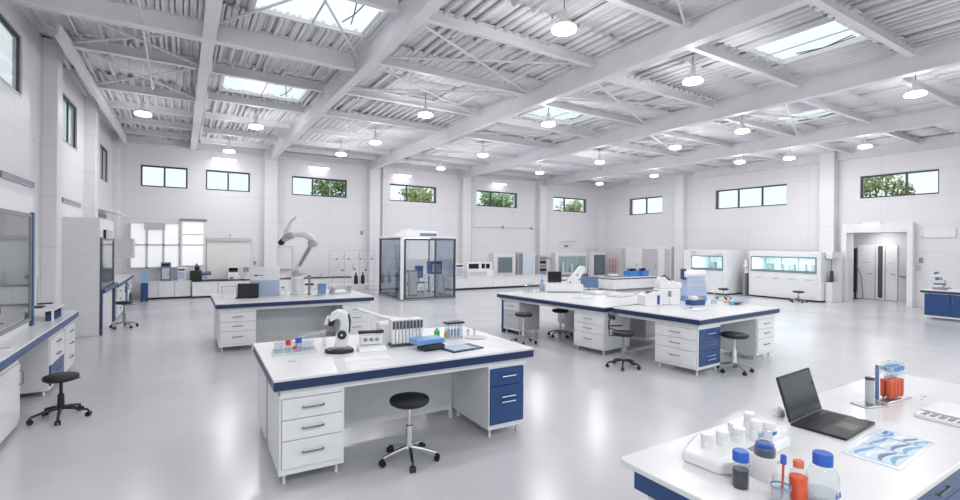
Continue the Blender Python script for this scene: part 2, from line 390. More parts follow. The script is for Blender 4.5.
# ------------------------------------------------------------------ trees outside the high windows
LEAF = [mat('leaf_green', (.26, .38, .16), .7, var=.5, scale=1.2), mat('leaf_olive', (.36, .42, .18), .7, var=.5, scale=1.2)]
BARK = mat('bark', (.12, .09, .06), .9)
def tree(x, y, zc, rx, rz_, m, label, seed):
    rnd = random.Random(seed)
    o = T('broadleaf_tree', label, 'tree', (x, y, -.3), 0, 'trees outside the high windows')
    tr = MB().tube([(0, 0, 0), (.1, .05, zc*.45), (0, 0, zc*.8)], [.2, .16, .09], 8)
    cr_ = MB()
    for k in range(6):
        q = k*1.05; e_ = (math.cos(q)*rx*.6, math.sin(q)*rx*.6, zc+rz_*(.1+.4*rnd.random())); tr.tube([(0, 0, zc*.6), e_], [.07, .02], 6)
    tr.build('trunk', BARK, o)
    blobs = [(rnd.uniform(-.6, .6)*rx, rnd.uniform(-.6, .6)*rx, zc+rnd.uniform(-.6, .65)*rz_, rnd.uniform(.35, .6)) for _ in range(12)]
    for bx, by, bz, br in blobs:
        for _ in range(150):
            v = Vector((rnd.gauss(0, 1), rnd.gauss(0, 1), rnd.gauss(0, 1))).normalized() * rnd.uniform(.5, 1.)
            c = Vector((bx+v.x*br*rx, by+v.y*br*rx, bz+v.z*br*rz_)); s = rnd.uniform(.06, .15)
            a = Vector((rnd.gauss(0, 1), rnd.gauss(0, 1), rnd.gauss(0, 1))).normalized(); b = a.orthogonal().normalized()
            cr_.add([c-a*s, c+b*s*.6, c+a*s, c-b*s*.6], [(0, 1, 2, 3)])
    cr_.build('crown', m, o)
tree(7.3, 28, 5.3, 1.3, 1.3, LEAF[0], 'green tree crown outside the third far-wall window, beside a beam bay', 1)
tree(12.8, 28.5, 5.1, 1.5, 1.1, LEAF[1], 'olive green tree crown seen through the fourth far-wall window', 2)
tree(18.6, 28, 5.1, 1.7, 1.1, LEAF[0], 'round green tree outside the fifth far-wall window', 3)
tree(26.2, 28.5, 4.9, 1.3, 1.0, LEAF[1], 'small tree outside the far-wall window next to the corner', 4)
tree(30., 10.0, 5.0, 1.35, 1.5, LEAF[1], 'large sunlit tree outside the high window above the doorway', 5)

# ------------------------------------------------------------------ lab furniture builders
TOPZ = .9
def worktop(label, fr, lx, ly, wd, dp, group=None, z=TOPZ, edge=BB, under=True):
    o = T('lab_worktop', label, 'worktop', fr(lx, ly), fr.rz, group)
    MB().box(0, wd, 0, dp, z-.022, z).build('top_slab', WT, o, .004)
    MB().box(.002, wd-.002, .002, dp-.002, z-.095, z-.022).build('edge_band', edge, o)
    if under:
        mb = MB().box(.06, wd-.06, .05, .09, z-.15, z-.095).box(.06, wd-.06, dp-.09, dp-.05, z-.15, z-.095)
        mb.box(.06, .10, .09, dp-.09, z-.15, z-.095).box(wd-.10, wd-.06, .09, dp-.09, z-.15, z-.095)
        mb.build('support_rail', W, o)
    return o
def cabinet(label, loc, rz, wd, dp, drawers, z1=.75, front=W, body=W, handles=None, foot=.09, group='drawer cabinets under the worktops', name='drawer_cabinet', hm=HG, doors=False):
    """front faces local -y; origin front-left on the floor; drawers = fractions from the top"""
    o = T(name, label, 'cabinet', loc, rz, group)
    t = .018
    b = MB().box(0, t, 0, dp, foot, z1).box(wd-t, wd, 0, dp, foot, z1).box(t, wd-t, dp-t, dp, foot, z1).box(t, wd-t, 0, dp-t, foot, foot+.05).box(t, wd-t, 0, dp-t, z1-.03, z1).box(t, wd-t, .03, .05, foot+.05, z1-.03)
    b.build('cabinet_body', body, o, .002)
    H = z1-.03-(foot+.05); z = z1-.03; tot = sum(drawers)
    if doors:
        for k, fr_ in enumerate(drawers):
            w0 = t + (wd-2*t)*sum(drawers[:k])/tot; w1 = t + (wd-2*t)*sum(drawers[:k+1])/tot
            d = MB().box(w0+.004, w1-.004, -.018, .03, foot+.05, z-.004).build('door', front if not isinstance(front, list) else front[k], o, .003)
            hx = w1-.05 if k % 2 == 0 else w0+.05
            MB().tube([(hx, -.018, z-.22), (hx, -.05, z-.22), (hx, -.05, z-.08), (hx, -.018, z-.08)], .006, 8).build('handle', hm, d)
    else:
        for k, f in enumerate(drawers):
            h = H*f/tot; fm = front if not isinstance(front, list) else front[k]
            d = MB().box(t+.002, wd-t-.002, -.018, .03, z-h+.003, z-.003).build('drawer', fm, o, .003)
            hw = min(.085, wd*.22); hz = z-h*(.45 if h < .3 else .28)
            for q in range((handles or [1]*9)[k]):
                zz = hz-q*.055
                MB().tube([(wd/2-hw, -.016, zz), (wd/2-hw, -.045, zz), (wd/2+hw, -.045, zz), (wd/2+hw, -.016, zz)], .0075, 8).build('handle', hm, d)
            z -= h
    for fx in (.05, wd-.05):
        for fy in (.06, dp-.06): MB().lathe([(.022, 0), (.022, .012), (.016, .02), (.016, foot)], (fx, fy, 0), 12).build('foot', AL, o)
    return o
def backpanel(label, loc, rz, wd, z0=.10, z1=.75):
    o = MB().box(0, wd, 0, .02, z0, z1).box(.0, .03, -.01, .03, 0, z0).box(wd-.03, wd, -.01, .03, 0, z0).build('modesty_panel', W, None, 0, loc, rz)
    return tag(o, label, 'panel', 'modesty panels in the knee spaces')
def stool(label, x, y, rz, h=.58, base=CH, seatm=SEAT, back=False, r=.185, group='swivel stools', pole=CH, ring=False):
    o = T('swivel_stool', label, 'stool', (x, y, 0), rz, group)
    MB().lathe([(.03, -.012), (r-.03, -.010), (r-.004, .008), (r, .03), (r-.008, .048), (r-.04, .058), (.02, .060)], (0, 0, h-.06), 28).build('seat', seatm, o)
    c = MB().lathe([(.032, .10), (.034, .13), (.030, h*.55), (.024, h*.55+.005), (.016, h*.56), (.016, h-.10), (.05, h-.085), (.055, h-.07)], n=16).build('column', pole, o)
    MB().tube([(.05, 0, h-.085), (.20, 0, h-.09)], .006, 6).build('height_lever', BK, c)
    for k in range(5):
        q = R(72*k+18); cx, cy = math.cos(q), math.sin(q)
        lg = MB().tube([(.02*cx, .02*cy, .125), (.14*cx, .14*cy, .105), (.26*cx, .26*cy, .075)], [.022, .018, .013], 8).build('leg', base, o)
        cs = MB(); cs.M = Matrix.Translation((.262*cx, .262*cy, .0)) @ Matrix.Rotation(q, 4, 'Z')
        cs.lathe([(.011, .045), (.011, .072)], n=8)
        for s in (-1, 1): cs.tube([(0.0, s*.008, .027), (0., s*.026, .027)], .027, 14)
        cs.box(-.02, .02, -.026, .026, .03, .05)
        cs.build('caster', BK, lg)
    if ring:
        MB().tube([(.16*math.cos(R(a)), .16*math.sin(R(a)), .27) for a in range(0, 361, 15)], .009, 8).build('foot_ring', CH, o)
    if back:
        b = MB(); b.M = Matrix.Translation((0, .20, h+.24))
        b.prism([(-.17, -.025), (-.14, -.035), (.14, -.035), (.17, -.025), (.17, .035), (.14, .045), (-.14, .045), (-.17, .035)], -.02, .02, 'y')
        b.build('backrest', seatm, o, .012)
        MB().tube([(0, .04, h-.08), (0, .23, h-.07), (0, .245, h+.1), (0, .222, h+.24)], .012, 8).build('backrest_post', BK, o)
        MB().tube([(-.02, .24, h+.05), (-.25, .16, h+.045), (-.25, -.05, h+.05)], .012, 8).tube([(.02, .24, h+.05), (.25, .16, h+.045), (.25, -.05, h+.05)], .012, 8).build('armrest', BK, o)
    return o
def one(name, label, cat, mb, m, loc, rz=0, group=None, bev=0): return tag(mb.build(name, m, None, bev, loc, rz), label, cat, group)

# ------------------------------------------------------------------ nearest island
A = Frame(.625, 4.15, -1.2)
worktop('white worktop with dark blue edge nearest the lone black stool, carrying the microscope', A, 0, 0, 2.60, 1.66, 'lab worktops')
c3 = [1, 1, 1.35]
cabinet('white three-drawer cabinet under the microscope worktop, its drawers facing the viewer', A(.05, .05), A.rz, .53, .72, c3, group='cabinets of the microscope island')
cabinet('blue-fronted cabinet beside the lone black stool, three metal handles', A(2.06, .05), A.rz, .45, .82, [1, 2.2], front=BL, handles=[1, 2], hm=CH, group='cabinets of the microscope island')
cabinet('white cabinet back to back behind the nearest drawer stack', A(.58, 1.63), A.rz+180, .53, .70, c3, group='cabinets of the microscope island')
cabinet('white cabinet at the rear end of the island, behind the blue drawers', A(2.51, 1.63), A.rz+180, .43, .62, c3, group='cabinets of the microscope island')
backpanel('pale grey panel closing the knee space behind the lone black stool', A(.62, .80), A.rz, 1.40)
stool('black round stool with chrome five-star base pulled out of the microscope island', 1.80, 4.14, 20, .59, CH)

# ------------------------------------------------------------------ robot island
B = Frame(.50, 9.9, 0)
worktop('white worktop with dark blue edge that carries the robot arm', B, 0, 0, 2.97, 1.85, 'lab worktops')
cabinet('white three-drawer cabinet under the black laptop of the robot island', B(.06, .06), 0, .62, .78, c3, group='cabinets of the robot island', hm=GR)
cabinet('white three-drawer cabinet at the glass-booth end of the robot island', B(2.32, .06), 0, .58, .78, [1, 1, 1.35], group='cabinets of the robot island', hm=GR)
cabinet('white end cabinet set back behind the laptop drawers of the robot island', B(.64, 1.70), 180, .58, .76, c3, group='cabinets of the robot island', hm=GR)
cabinet('white rear cabinet behind the drawers nearest the glass booth', B(2.9, 1.70), 180, .58, .76, c3, group='cabinets of the robot island', hm=GR)
backpanel('pale grey panel in the knee space under the robot arm', B(.70, .86), 0, 1.62)

# ------------------------------------------------------------------ double island
C1 = Frame(6.50, 6.22, 5.5)
C2 = Frame(6.74, 4.48, 3.5)
worktop('long white worktop with dark blue edge behind the chair with a backrest', C1, 0, 0, 2.5, 3.08, 'lab worktops')
worktop('white worktop with dark blue edge over the cabinet with blue end drawers', C2, 0, 0, 2.68, 1.66, 'lab worktops')
# the lower one: drawers on the aisle side (facing -x) and on the near face
o = cabinet('corner cabinet with white drawers towards the aisle and blue drawers on its end', C2(.05, .82), C2.rz-90, .76, .66, c3, group='cabinets of the double island', hm=GR)
zz = .72
for k, f in enumerate(c3):
    h = (.72-.14)*f/sum(c3); d = MB().box(.76, .778, .03, .63, zz-h+.003, zz-.003).build('drawer', BL, o, .003); d['label'] = 'blue end drawer'
    for q in range(2 if k == 2 else 1):
        a = zz-h*(.45 if k < 2 else .35)-.06*q; MB().tube([(.776, .22, a), (.805, .22, a), (.805, .44, a), (.776, .44, a)], .0075, 8).build('handle', CH, d)
    zz -= h
cabinet('white three-drawer cabinet beyond the black-seated stool with white stem', C2(1.92, .06), C2.rz, .66, .80, c3, group='cabinets of the double island', hm=GR)
backpanel('grey panel behind the stool with the white stem', C2(1.12, .90), C2.rz, .72)
# the upper one
cabinet('white drawer cabinet in front of which the chair with a backrest stands', C1(.05, .76), C1.rz-90, .72, .78, c3, group='cabinets of the double island', hm=GR)
cabinet('white cabinet with open grey niche at the far end of the double island', C1(.10, 2.95), C1.rz-90, .55, .62, [1, 2.2], front=[W, LG], group='cabinets of the double island', hm=GR)
o = one('end_panel', 'upright blue panel carrying the far end of the long worktop', 'panel', MB().box(0, .62, 0, .03, 0, .75), BL, C1(.08, 2.965), C1.rz)
backpanel('pale panel deep in the long knee space of the double island', C1(1.45, 2.3), C1.rz-90, 1.10)
cabinet('white cabinet on the hidden side of the long worktop, facing the fume hoods', C1(2.44, .3), C1.rz+90, .9, .7, c3, group='cabinets of the double island', hm=GR)
cabinet('white cabinet on the hidden side of the long worktop, by its far end', C1(2.44, 1.9), C1.rz+90, .9, .7, c3, group='cabinets of the double island', hm=GR)
stool('grey-based stool with black seat at the blue end panel of the long worktop', 5.98, 7.95, 0, .62, GR, pole=CH)
stool('stool pushed deep under the long worktop, by the pale panel', 7.15, 8.15, 30, .60, GR, pole=CH)
stool('black stool with backrest and arms, standing between the two halves of the island', 6.22, 5.52, 58, .60, BK, back=True, pole=GR)
stool('stool with black seat, white stem and grey casters beside the blue drawers', 7.60, 4.44, 10, .62, GR, pole=WP, ring=False, r=.21)

# ------------------------------------------------------------------ nearest corner bench
D = Frame(1.97, 1.73, 0)
def roundtop():
    o = T('lab_worktop', 'white bench top with rounded corner that carries the open laptop', 'worktop', (1.935, .80, 0), 0, 'lab worktops')
    wd, dp, r = 3.48, .95, .045; poly = []
    for cx, cy, a0 in ((r, r, 180), (wd-r, r, 270), (wd-r, dp-r, 0), (r, dp-r, 90)):
        for k in range(6): q = R(a0+18*k); poly.append((cx+r*math.cos(q), cy+r*math.sin(q)))
    MB().prism(poly, TOPZ-.03, TOPZ, 'z').build('top_slab', WT, o, .005)
    MB().box(.06, wd-.06, .06, .09, TOPZ-.15, TOPZ-.03).box(.06, wd-.06, dp-.09, dp-.06, TOPZ-.15, TOPZ-.03).box(.06, .09, .09, dp-.09, TOPZ-.15, TOPZ-.03).box(wd-.09, wd-.06, .09, dp-.09, TOPZ-.15, TOPZ-.03).build('edge_band', BL, o)
    return o
roundtop()
cabinet('white cabinet under the rounded end of the laptop bench', (2.06, .96, 0), 0, .8, .70, c3, z1=.75, group='cabinets of the laptop bench')
cabinet('white cabinet with blue drawers under the brochure end of the laptop bench', (3.2, .96, 0), 0, .9, .70, c3, z1=.75, front=BL, group='cabinets of the laptop bench')
cabinet('white cabinet beneath the tube rack of the laptop bench', (4.7, .96, 0), 0, .9, .70, c3, z1=.75, group='cabinets of the laptop bench')

# ------------------------------------------------------------------ bench along the window wall
def sidebench(label, y0, y1, xf, z=.9, group='lab worktops', xb=-2.24):
    o = T('lab_worktop', label, 'worktop', (xb, y0, 0), 0, group)
    d = xf-xb
    MB().box(0, d, 0, y1-y0, z-.022, z).build('top_slab', WT, o, .004)
    MB().box(.01, d-.002, .002, y1-y0-.002, z-.10, z-.022).build('edge_band', BL, o)
    return o
sidebench('white wall worktop with blue edge under the first fume cupboard', 4.3, 10.0, -1.43, xb=-2.28)
def cab_x(label, y0, wd, xf=-1.48, **k):   # front towards +x: local x runs along -y reversed
    return cabinet(label, (xf, y0, 0), 90, wd, .70, k.pop('dr', c3), **k)
g = 'cabinets along the window wall'
cab_x('white cabinet with tall handle nearest along the window wall', 4.5, 1.15, dr=[1, 1], doors=True, group=g, foot=.06)
cab_x('white cabinet right before the knee space of the wall bench stool', 5.7, 1.20, dr=[1], doors=True, group=g, foot=.06)
cab_x('white cabinet beyond the wall bench stool, with a blue lower drawer', 8.25, .85, dr=[1, 1, 1.6], front=[W, W, BL], group=g, foot=.06)
cab_x('white narrow cabinet closing the end of the wall bench', 9.2, .72, group=g, foot=.06)
stool('black stool with black five-star base standing at the window-wall bench', -1.17, 7.12, 40, .50, BK, pole=BK, r=.165)

def fume_hood(name, label, loc, wd, dp, z0, zs0, zs1, z1, body=W, post=BL, sashm=G, group='fume cupboards along the window wall'):
    """open sash faces local -y"""
    o = T(name, label, 'fume cupboard', loc, 90, group); t = .05
    b = MB().box(0, t, 0, dp, z0, z1).box(wd-t, wd, 0, dp, z0, z1).box(t, wd-t, dp-t, dp, z0, z1).box(t, wd-t, 0, dp-t, zs1, z1).box(t, wd-t, 0, dp-t, z0, zs0)
    b.build('hood_body', body, o, .004)
    for a in (-.002, wd-.16): MB().box(a, a+.09, -.03, 0, z0, zs1+.02).build('edge_strip', post, o)
    mb = MB(); rim(mb, .10, wd-.16, zs0, zs1, .045, -.02, .0); mb.build('sash_frame', GR, o)
    MB().box(.14, wd-.20, -.012, -.006, zs0+.04, zs1-.04).build('sash_pane', sashm, o)
    MB().box(t+.01, wd-t-.01, dp-t-.02, dp-t-.004, zs0+.01, zs1-.02).build('inner_lining', mat('grey_lining', (.36, .36, .38), .5), o)
    return o
# origin: local x -> +y, local y -> -x
fume_hood('fume_cupboard', 'big white fume cupboard with blue edge strip standing on the wall bench', (-1.70, 5.2, 0), 3.35, .56, .9, .97, 2.36, 2.58, sashm=glass('sash_glass', (.95, .96, .965), .0))
# its contents and neighbours
one('lab_dish', 'black round dish inside the first fume cupboard', 'dish', MB().lathe([(.02, 0), (.10, .0), (.12, .03), (.115, .03), (.095, .008), (.02, .006)]), BK, (-1.95, 7.75, .97))
t = T('magnifier', 'small black ring magnifier on a foot inside the fume cupboard', 'magnifier', (-1.95, 8.2, .97))
MB().lathe([(.05, 0), (.05, .012), (.01, .018), (.01, .10)], n=14).build('stand', BK, t)
MB().tube([(0, .06*math.cos(R(a)), .16+.06*math.sin(R(a))) for a in range(0, 361, 20)], .012, 8).build('ring', BK, t)
for k, (y, h) in enumerate(((6.6, .28), (6.95, .2), (7.25, .24))):
    b = T('reagent_bottle', ['tall', 'short', 'middle-sized'][k]+' clear bottle in the window-side fume cupboard', 'bottle', (-2.0, y, .97), 0, 'bottles in the first fume cupboard')
    MB().lathe([(.05, 0), (.055, .01), (.055, h*.65), (.025, h*.8), (.025, h)], n=16).build('bottle_body', G, b)
    MB().lathe([(.029, h*.92), (.029, h+.02), (.01, h+.022)], n=14).build('cap', LB, b)
t = T('paper_sheet', 'thin sheet of paper lying on the wall bench before the fume cupboard', 'paper', (-1.58, 6.7, .9), 8)
MB().box(-.1, .1, -.15, .15, 0, .002).build('sheet', PAP, t); MB().box(-.08, .08, .02, .12, .002, .0025).build('print', PB, t)
t = T('bench_shelf', 'small white shelf raised on legs at the end of the wall bench', 'shelf', (-1.74, 9.12, .9))
MB().box(-.2, .22, -.35, .35, .14, .165).build('shelf_board', W, t)
for a in (-.18, .20):
    for b in (-.33, .33): MB().box(a-.012, a+.012, b-.012, b+.012, 0, .14).build('leg', W, t)
for k, y in enumerate((8.85, 9.05, 9.28)):
    b = T('reagent_jar', ['first', 'middle', 'last'][k]+' of three dark blue jars under the small wall-bench shelf', 'jar', (-1.58, y, .9), 0, 'blue jars under the bench shelf')
    MB().lathe([(.05, 0), (.05, .085), (.03, .095)], n=16).build('jar_body', BL, b); MB().lathe([(.052, .09), (.052, .12), (.01, .122)], n=16).build('lid', BK, b)
t = T('ring_stand', 'laboratory rod stand with black base on the small shelf', 'stand', (-1.76, 9.10, 1.065))
MB().box(-.07, .07, -.10, .10, 0, .018).build('base', BK, t); MB().tube([(0, 0, .018), (0, 0, .42)], .006, 8).build('rod', CH, t); MB().tube([(0, 0, .05), (.16, .04, .05)], .012, 8).build('clamp', BK, t)

hood2 = fume_hood('fume_cupboard', 'tall white floor-standing fume cupboard with blank side, beyond the wall bench', (-1.52, 13.0, 0), 2.3, .66, 0, 1.0, 2.08, 2.52, sashm=GD, post=ST)
for a in (-.004, 2.204): MB().box(a, a+.10, -.05, -.03, .0, .90).build('lower_post', BL, hood2)
MB().box(.0, 2.3, -.10, .0, .90, .98).build('sill_board', BL, hood2)
MB().box(.5, 1.7, -.05, 0, 2.08, 2.28).build('display_unit', BS, hood2)
sidebench('white wall worktop with blue edge continuing past the tall fume cupboard', 15.3, 19.6, -1.40, .95, xb=-2.12)
g2 = 'cabinets past the tall fume cupboard'
for k, (y, wd, dr, fr_, dz, lab) in enumerate([(15.4, .95, c3, W, False, 'white drawer stack directly past the tall fume cupboard'), (16.5, .9, [1, 1], W, True, 'white two-door cabinet in the middle of the far wall bench'),
        (17.55, .9, [1, 1], [BL, W], True, 'blue and white two-door cabinet on the far wall bench'), (18.6, .9, c3, [W, W, BL], False, 'drawer stack with a blue bottom drawer at the far wall bench end')]):
    cabinet(lab, (-1.45, y, 0), 90, wd, .46, dr, z1=.84, front=fr_, doors=dz, group=g2, hm=BK, foot=.06)
stool('small dark stool in front of the tall fume cupboard', -1.18, 14.0, 0, .62, GR, pole=GR, r=.17)
one('wall_cabinet', 'pale grey hanging cabinet above the end of the far wall bench', 'cabinet', MB().box(-.38, .36, 0, .5, 0, .62), LG, (-1.72, 18.9, 1.50), bev=.008)
t = T('task_canopy', 'thin slanted white canopy projecting from the window wall above the far bench', 'canopy', (-2.16, 16.8, 2.95))
MB().prism([(0, .0), (.55, -.10), (.55, -.06), (0, .06)], 0, 2.6, 'y').build('canopy_sheet', W, t)
MB().box(.0, .03, .2, .26, -.2, .0).box(.0, .03, 2.3, 2.36, -.2, .0).build('bracket', W, t)
for y0, y1, zz, lab in ((1.76, 3.42, 2.95, 'above the first fume cupboard'), (5.55, 7.42, 2.86, 'between the wall columns'), (9.7, 11.3, 2.75, 'over the slanted canopy')):
    p = LW(0, y0, zz); t = T('air_grille', 'long dark slotted air grille set in the window wall '+lab, 'grille', p, LWR, 'air grilles in the window wall')
    L = y1-y0
    MB().box(.0, .02, 0, L, 0, .10).build('grille_backing', SLATE, t)
    n_ = int((L-.06)/.06); comb = [(0, .0), (0, .012)]
    for k in range(n_): comb += [(k*.06+.012, .012), (k*.06+.012, .09), (k*.06+.03, .09), (k*.06+.03, .012)]
    comb += [(L, .012), (L, 0)]; mb = MB().prism(comb, .02, .03, 'x')
    mb.build('grille_slats', LG, t)
t = T('storage_cart', 'slim light and dark blue cart standing past the wall bench end', 'cart', (-1.22, 19.75, 0))
MB().box(0, .2, 0, .34, .06, .62).build('lower_box', BL, t, .006); MB().box(0, .2, 0, .34, .63, 1.08).build('upper_box', mat('sky_blue_plastic', (.28, .48, .68), .4), t, .006)
for a in (.04, .16):
    for b in (.04, .30): MB().lathe([(.025, 0), (.025, .06)], (a, b, 0), 10).build('caster', BK, t)

# ------------------------------------------------------------------ far wall, first half
def lowbench(label, x0, x1, y, z, dp=.6, divs=3, topm=WT, edge=W, kick=True, dark=False):
    o = T('low_counter', label, 'counter', (x0, y, 0), 0, 'low counters along the far wall'); L = x1-x0
    MB().box(0, L, -.02, dp, z-.035, z).build('counter_top', BK if dark else WT, o, .004)
    MB().box(.02, L-.02, .04, dp, .0, .07).build('plinth', BK, o)
    for k in range(divs):
        a, b = L*k/divs, L*(k+1)/divs
        MB().box(a+.006, b-.006, 0, dp-.02, .07, z-.035).build('counter_unit', W, o, .004)
    return o
FARY = 20.36
lowbench('low white counter below the frosted glazed screen', -1.25, .24, FARY, .64, .45, 3)
lowbench('long low white counter with dark top behind the robot arm', .27, 6.1, FARY-.15, .63, .48, 7, dark=True)
# frosted glazed screen
t = T('glazed_screen', 'bright frosted glass screen of square panes in the far corner', 'glazed screen', (-1.62, YB-.10, 0))
x0, x1, z0, z1 = 0, 1.50, 1.08, 2.72
mb = MB(); rim(mb, x0, x1, z0, z1, .05, 0, .07); mb.build('frame', W, t)
mb = MB()
for k in (1, 2): mb.box(x1*k/3-.035, x1*k/3+.035, 0, .06, z0, z1)
for zz in (1.92,): mb.box(x0, x1, 0, .06, zz-.03, zz+.03)
mb.build('glazing_bar', mat('soft_grey_bar', (.62, .62, .63), .4), t)
MB().box(x0+.02, x1-.02, .03, .04, z0+.02, z1-.02).build('pane', mat('glowing_opal_glass', (.93, .94, .94), .15, emit=.28), t)  # emission in the pane material stands in for daylight behind it
MB().box(.42, 1.05, -.05, 0, 2.46, 2.72).build('blind_box', LG, t)
t = T('glazed_door', 'white framed glazed door with a grey head rail beside the frosted screen', 'glazed door', (-.10, YB-.14, 0))
mb = MB(); rim(mb, 0, .80, .06, 2.86, .07, 0, .09); mb.build('frame', W, t)
MB().box(.07, .73, .03, .05, 1.15, 2.79).build('pane', MATS['glowing_opal_glass'], t); MB().box(.07, .73, .02, .06, .13, 1.15).build('door_panel', W, t)
MB().box(.07, .73, .01, .07, 1.90, 1.95).box(.07, .73, .01, .07, 1.12, 1.17).box(.07, .73, .01, .07, 2.30, 2.34).build('glazing_bar', MATS['soft_grey_bar'], t)
MB().box(-.04, .84, -.03, 0, 2.80, 2.90).build('head_rail', GR, t); MB().tube([(.66, 0, .55), (.66, -.06, .55), (.56, -.06, .55)], .012, 8).build('handle', GR, t)
t = T('projection_board', 'wide white board with roller box on the far wall behind the counter', 'board', (.79, YB-.06, .66))
MB().box(0, 1.46, 0, .04, 0, 1.42).build('board_surface', mat('ivory_board', (.76, .77, .74), .4), t); MB().box(-.04, 1.50, -.06, .05, 1.42, 1.54).build('roller_box', LG, t)
mb = MB(); rim(mb, -.03, 1.49, -.03, 1.45, .03, -.01, .0); mb.build('board_frame', W, t)
t = T('wall_fitting', 'small grey clover-shaped fitting on the far wall above the white board', 'fitting', (1.55, YB, 2.34))
MB().box(-.32, .32, -.02, 0, -.10, -.06).build('rail', WM, t); MB().tube([(-.05, -.04, -.05), (0, -.05, .06), (.05, -.04, -.05)], .02, 8).build('hook', WM, t)

def tower(label, loc, w_, d_, h_, body, dark, name='analyzer', cat='analyzer', rz=0, group=None):
    o = T(name, label, cat, loc, rz, group)
    MB().box(0, w_, 0, d_, 0, h_).build('housing', body, o, .012)
    MB().box(w_*.1, w_*.9, -.01, .0, h_*.80, h_*.93).build('display', dark, o)
    MB().box(w_*.12, w_*.88, -.012, .0, h_*.10, h_*.70).build('front_door', LG if body != W else PB, o, .004)
    MB().box(w_*.80, w_*.84, -.03, -.012, h_*.3, h_*.5).build('handle', GR, o)
    return o
Lz = .64
tower('slate-blue analyzer tower standing on the low counter under the frosted screen', (-.68, FARY+.02, Lz), .30, .36, .66, SLATE, BS)
tower('small white analyzer box next to the slate-blue tower', (-.18, FARY+.04, Lz), .25, .3, .45, W, BS)
t = T('camera_microscope', 'black microscope with a sideways camera at the joint of the two counters', 'microscope', (.42, FARY+.12, .63))
MB().box(-.22, .16, -.14, .14, 0, .36).build('base', BK, t, .02); MB().box(-.07, .09, -.05, .11, .36, .52).build('head', BK, t, .02); MB().tube([(.1, 0, .24), (.46, 0, .26)], [.06, .07], 12).build('camera_tube', SLATE, t)
MB().lathe([(.05, .52), (.05, .56), (.035, .62)], n=12).build('eyepiece', GR, t)
t = T('bench_reader', 'white bench reader with black screen on the long dark-topped counter', 'reader', (1.42, FARY+.0, .63))
MB().box(0, .44, 0, .36, 0, .14).box(.02, .38, .18, .36, .14, .48).build('housing', W, t, .015); MB().box(.05, .36, .16, .18, .28, .44).build('display', BS, t); MB().box(.08, .2, -.01, 0, .03, .1).build('slot', GR, t)
t = T('pipette_stand', 'white stand with two dark pipette heads beside the bench reader', 'stand', (2.06, FARY+.12, .63))
MB().box(-.10, .12, -.08, .1, 0, .03).build('base', W, t, .006); MB().tube([(0, .05, .03), (0, .05, .46)], .018, 10).build('post', W, t)
for k in (-.09, .02): MB().box(k, k+.07, -.06, .05, .28, .46).build('pipette_head', GR, t, .01)
t = T('rod_stand', 'slim grey rod stand at the end of the white board', 'stand', (2.36, FARY+.1, .63))
MB().box(-.06, .06, -.06, .06, 0, .02).build('base', GR, t); MB().tube([(0, 0, .02), (0, 0, .85)], .012, 8).build('rod', LG, t); MB().box(-.05, .05, -.04, .03, .55, .68).build('clamp', GR, t)
for k, (x, s) in enumerate(((3.15, .26), (4.05, .2), (4.9, .16))):
    t = T('sample_box', ['largest', 'middle', 'smallest'][k]+' of the three pale boxes on the dark counter behind the robot', 'box', (x, FARY+.05, .63), 4*k, 'pale boxes on the dark counter')
    MB().box(0, s*1.3, 0, s, 0, s*.7).build('box_body', W, t, .006); MB().box(-.005, s*1.3+.005, -.005, s+.005, s*.7, s*.85).build('lid', LG, t, .004)
t = T('notice_panel', 'pale wall panel with a small amber plate behind the robot arm', 'panel', (2.75, YB-.05, .95))
MB().box(0, 1.1, 0, .03, 0, .95).build('panel_board', mat('off_white_panel', (.74, .74, .76), .5), t); mb = MB(); rim(mb, 0, 1.1, 0, .95, .03, -.02, 0); mb.build('panel_frame', LG, t); MB().box(.30, .45, -.012, 0, .35, .58).build('plate', mat('amber_plate', (.65, .48, .38), .5), t)

# glassware frame by the far wall
t = T('apparatus_frame', 'tall rod frame hung with glass flasks between robot arm and glass booth', 'apparatus', (4.9, 19.3, 0))
mb = MB()
for x in (0, .62, 1.24, 1.86): mb.tube([(x, 0, 0), (x, 0, 1.78)], .012, 6)
for z in (.5, .95, 1.4, 1.76): mb.tube([(0, 0, z), (1.86, 0, z)], .010, 6)
mb.build('rod_frame', LG, t)
rnd = random.Random(3)
for k in range(9):
    x = .15+.2*k; z = (.6, 1.05, 1.45)[k % 3]
    MB().lathe([(.01, 0), (.05, .02), (.065, .06), (.05, .11), (.018, .14), (.018, .24)], (x, -.05, z), 12).build('flask', G, t)
for k in range(7):
    x = .3+.24*k; z = (1.4, .95, 1.4, 1.0)[k % 4]; MB().box(x-.03, x+.03, -.05, .02, z-.03, z+.04).build('clamp', SLATE if k % 2 else GR, t)
MB().box(-.02, 1.9, -.2, .2, .36, .40).build('shelf_board', W, t)
for k, x in enumerate((6.30, 6.58)):
    b = T('stock_bottle', ['dark stock bottle next to the rod frame', 'dark stock bottle nearer the glass booth'][k], 'bottle', (x-.35, 19.17, .40), 0, 'dark stock bottles on the rod frame shelf')
    MB().lathe([(.075, 0), (.08, .02), (.08, .30), (.03, .38), (.03, .42)], n=14).build('bottle_body', BK, b); MB().lathe([(.036, .42), (.036, .47), (.01, .472)], n=12).build('cap', SLATE, b)
for x, zz, lab in ((5.75, 2.52, 'small dark wall switch on the far wall above the rod frame'),):
    one('wall_switch', lab, 'switch', MB().box(-.05, .05, -.04, 0, -.09, .09), GR, (x+1., YB, zz))

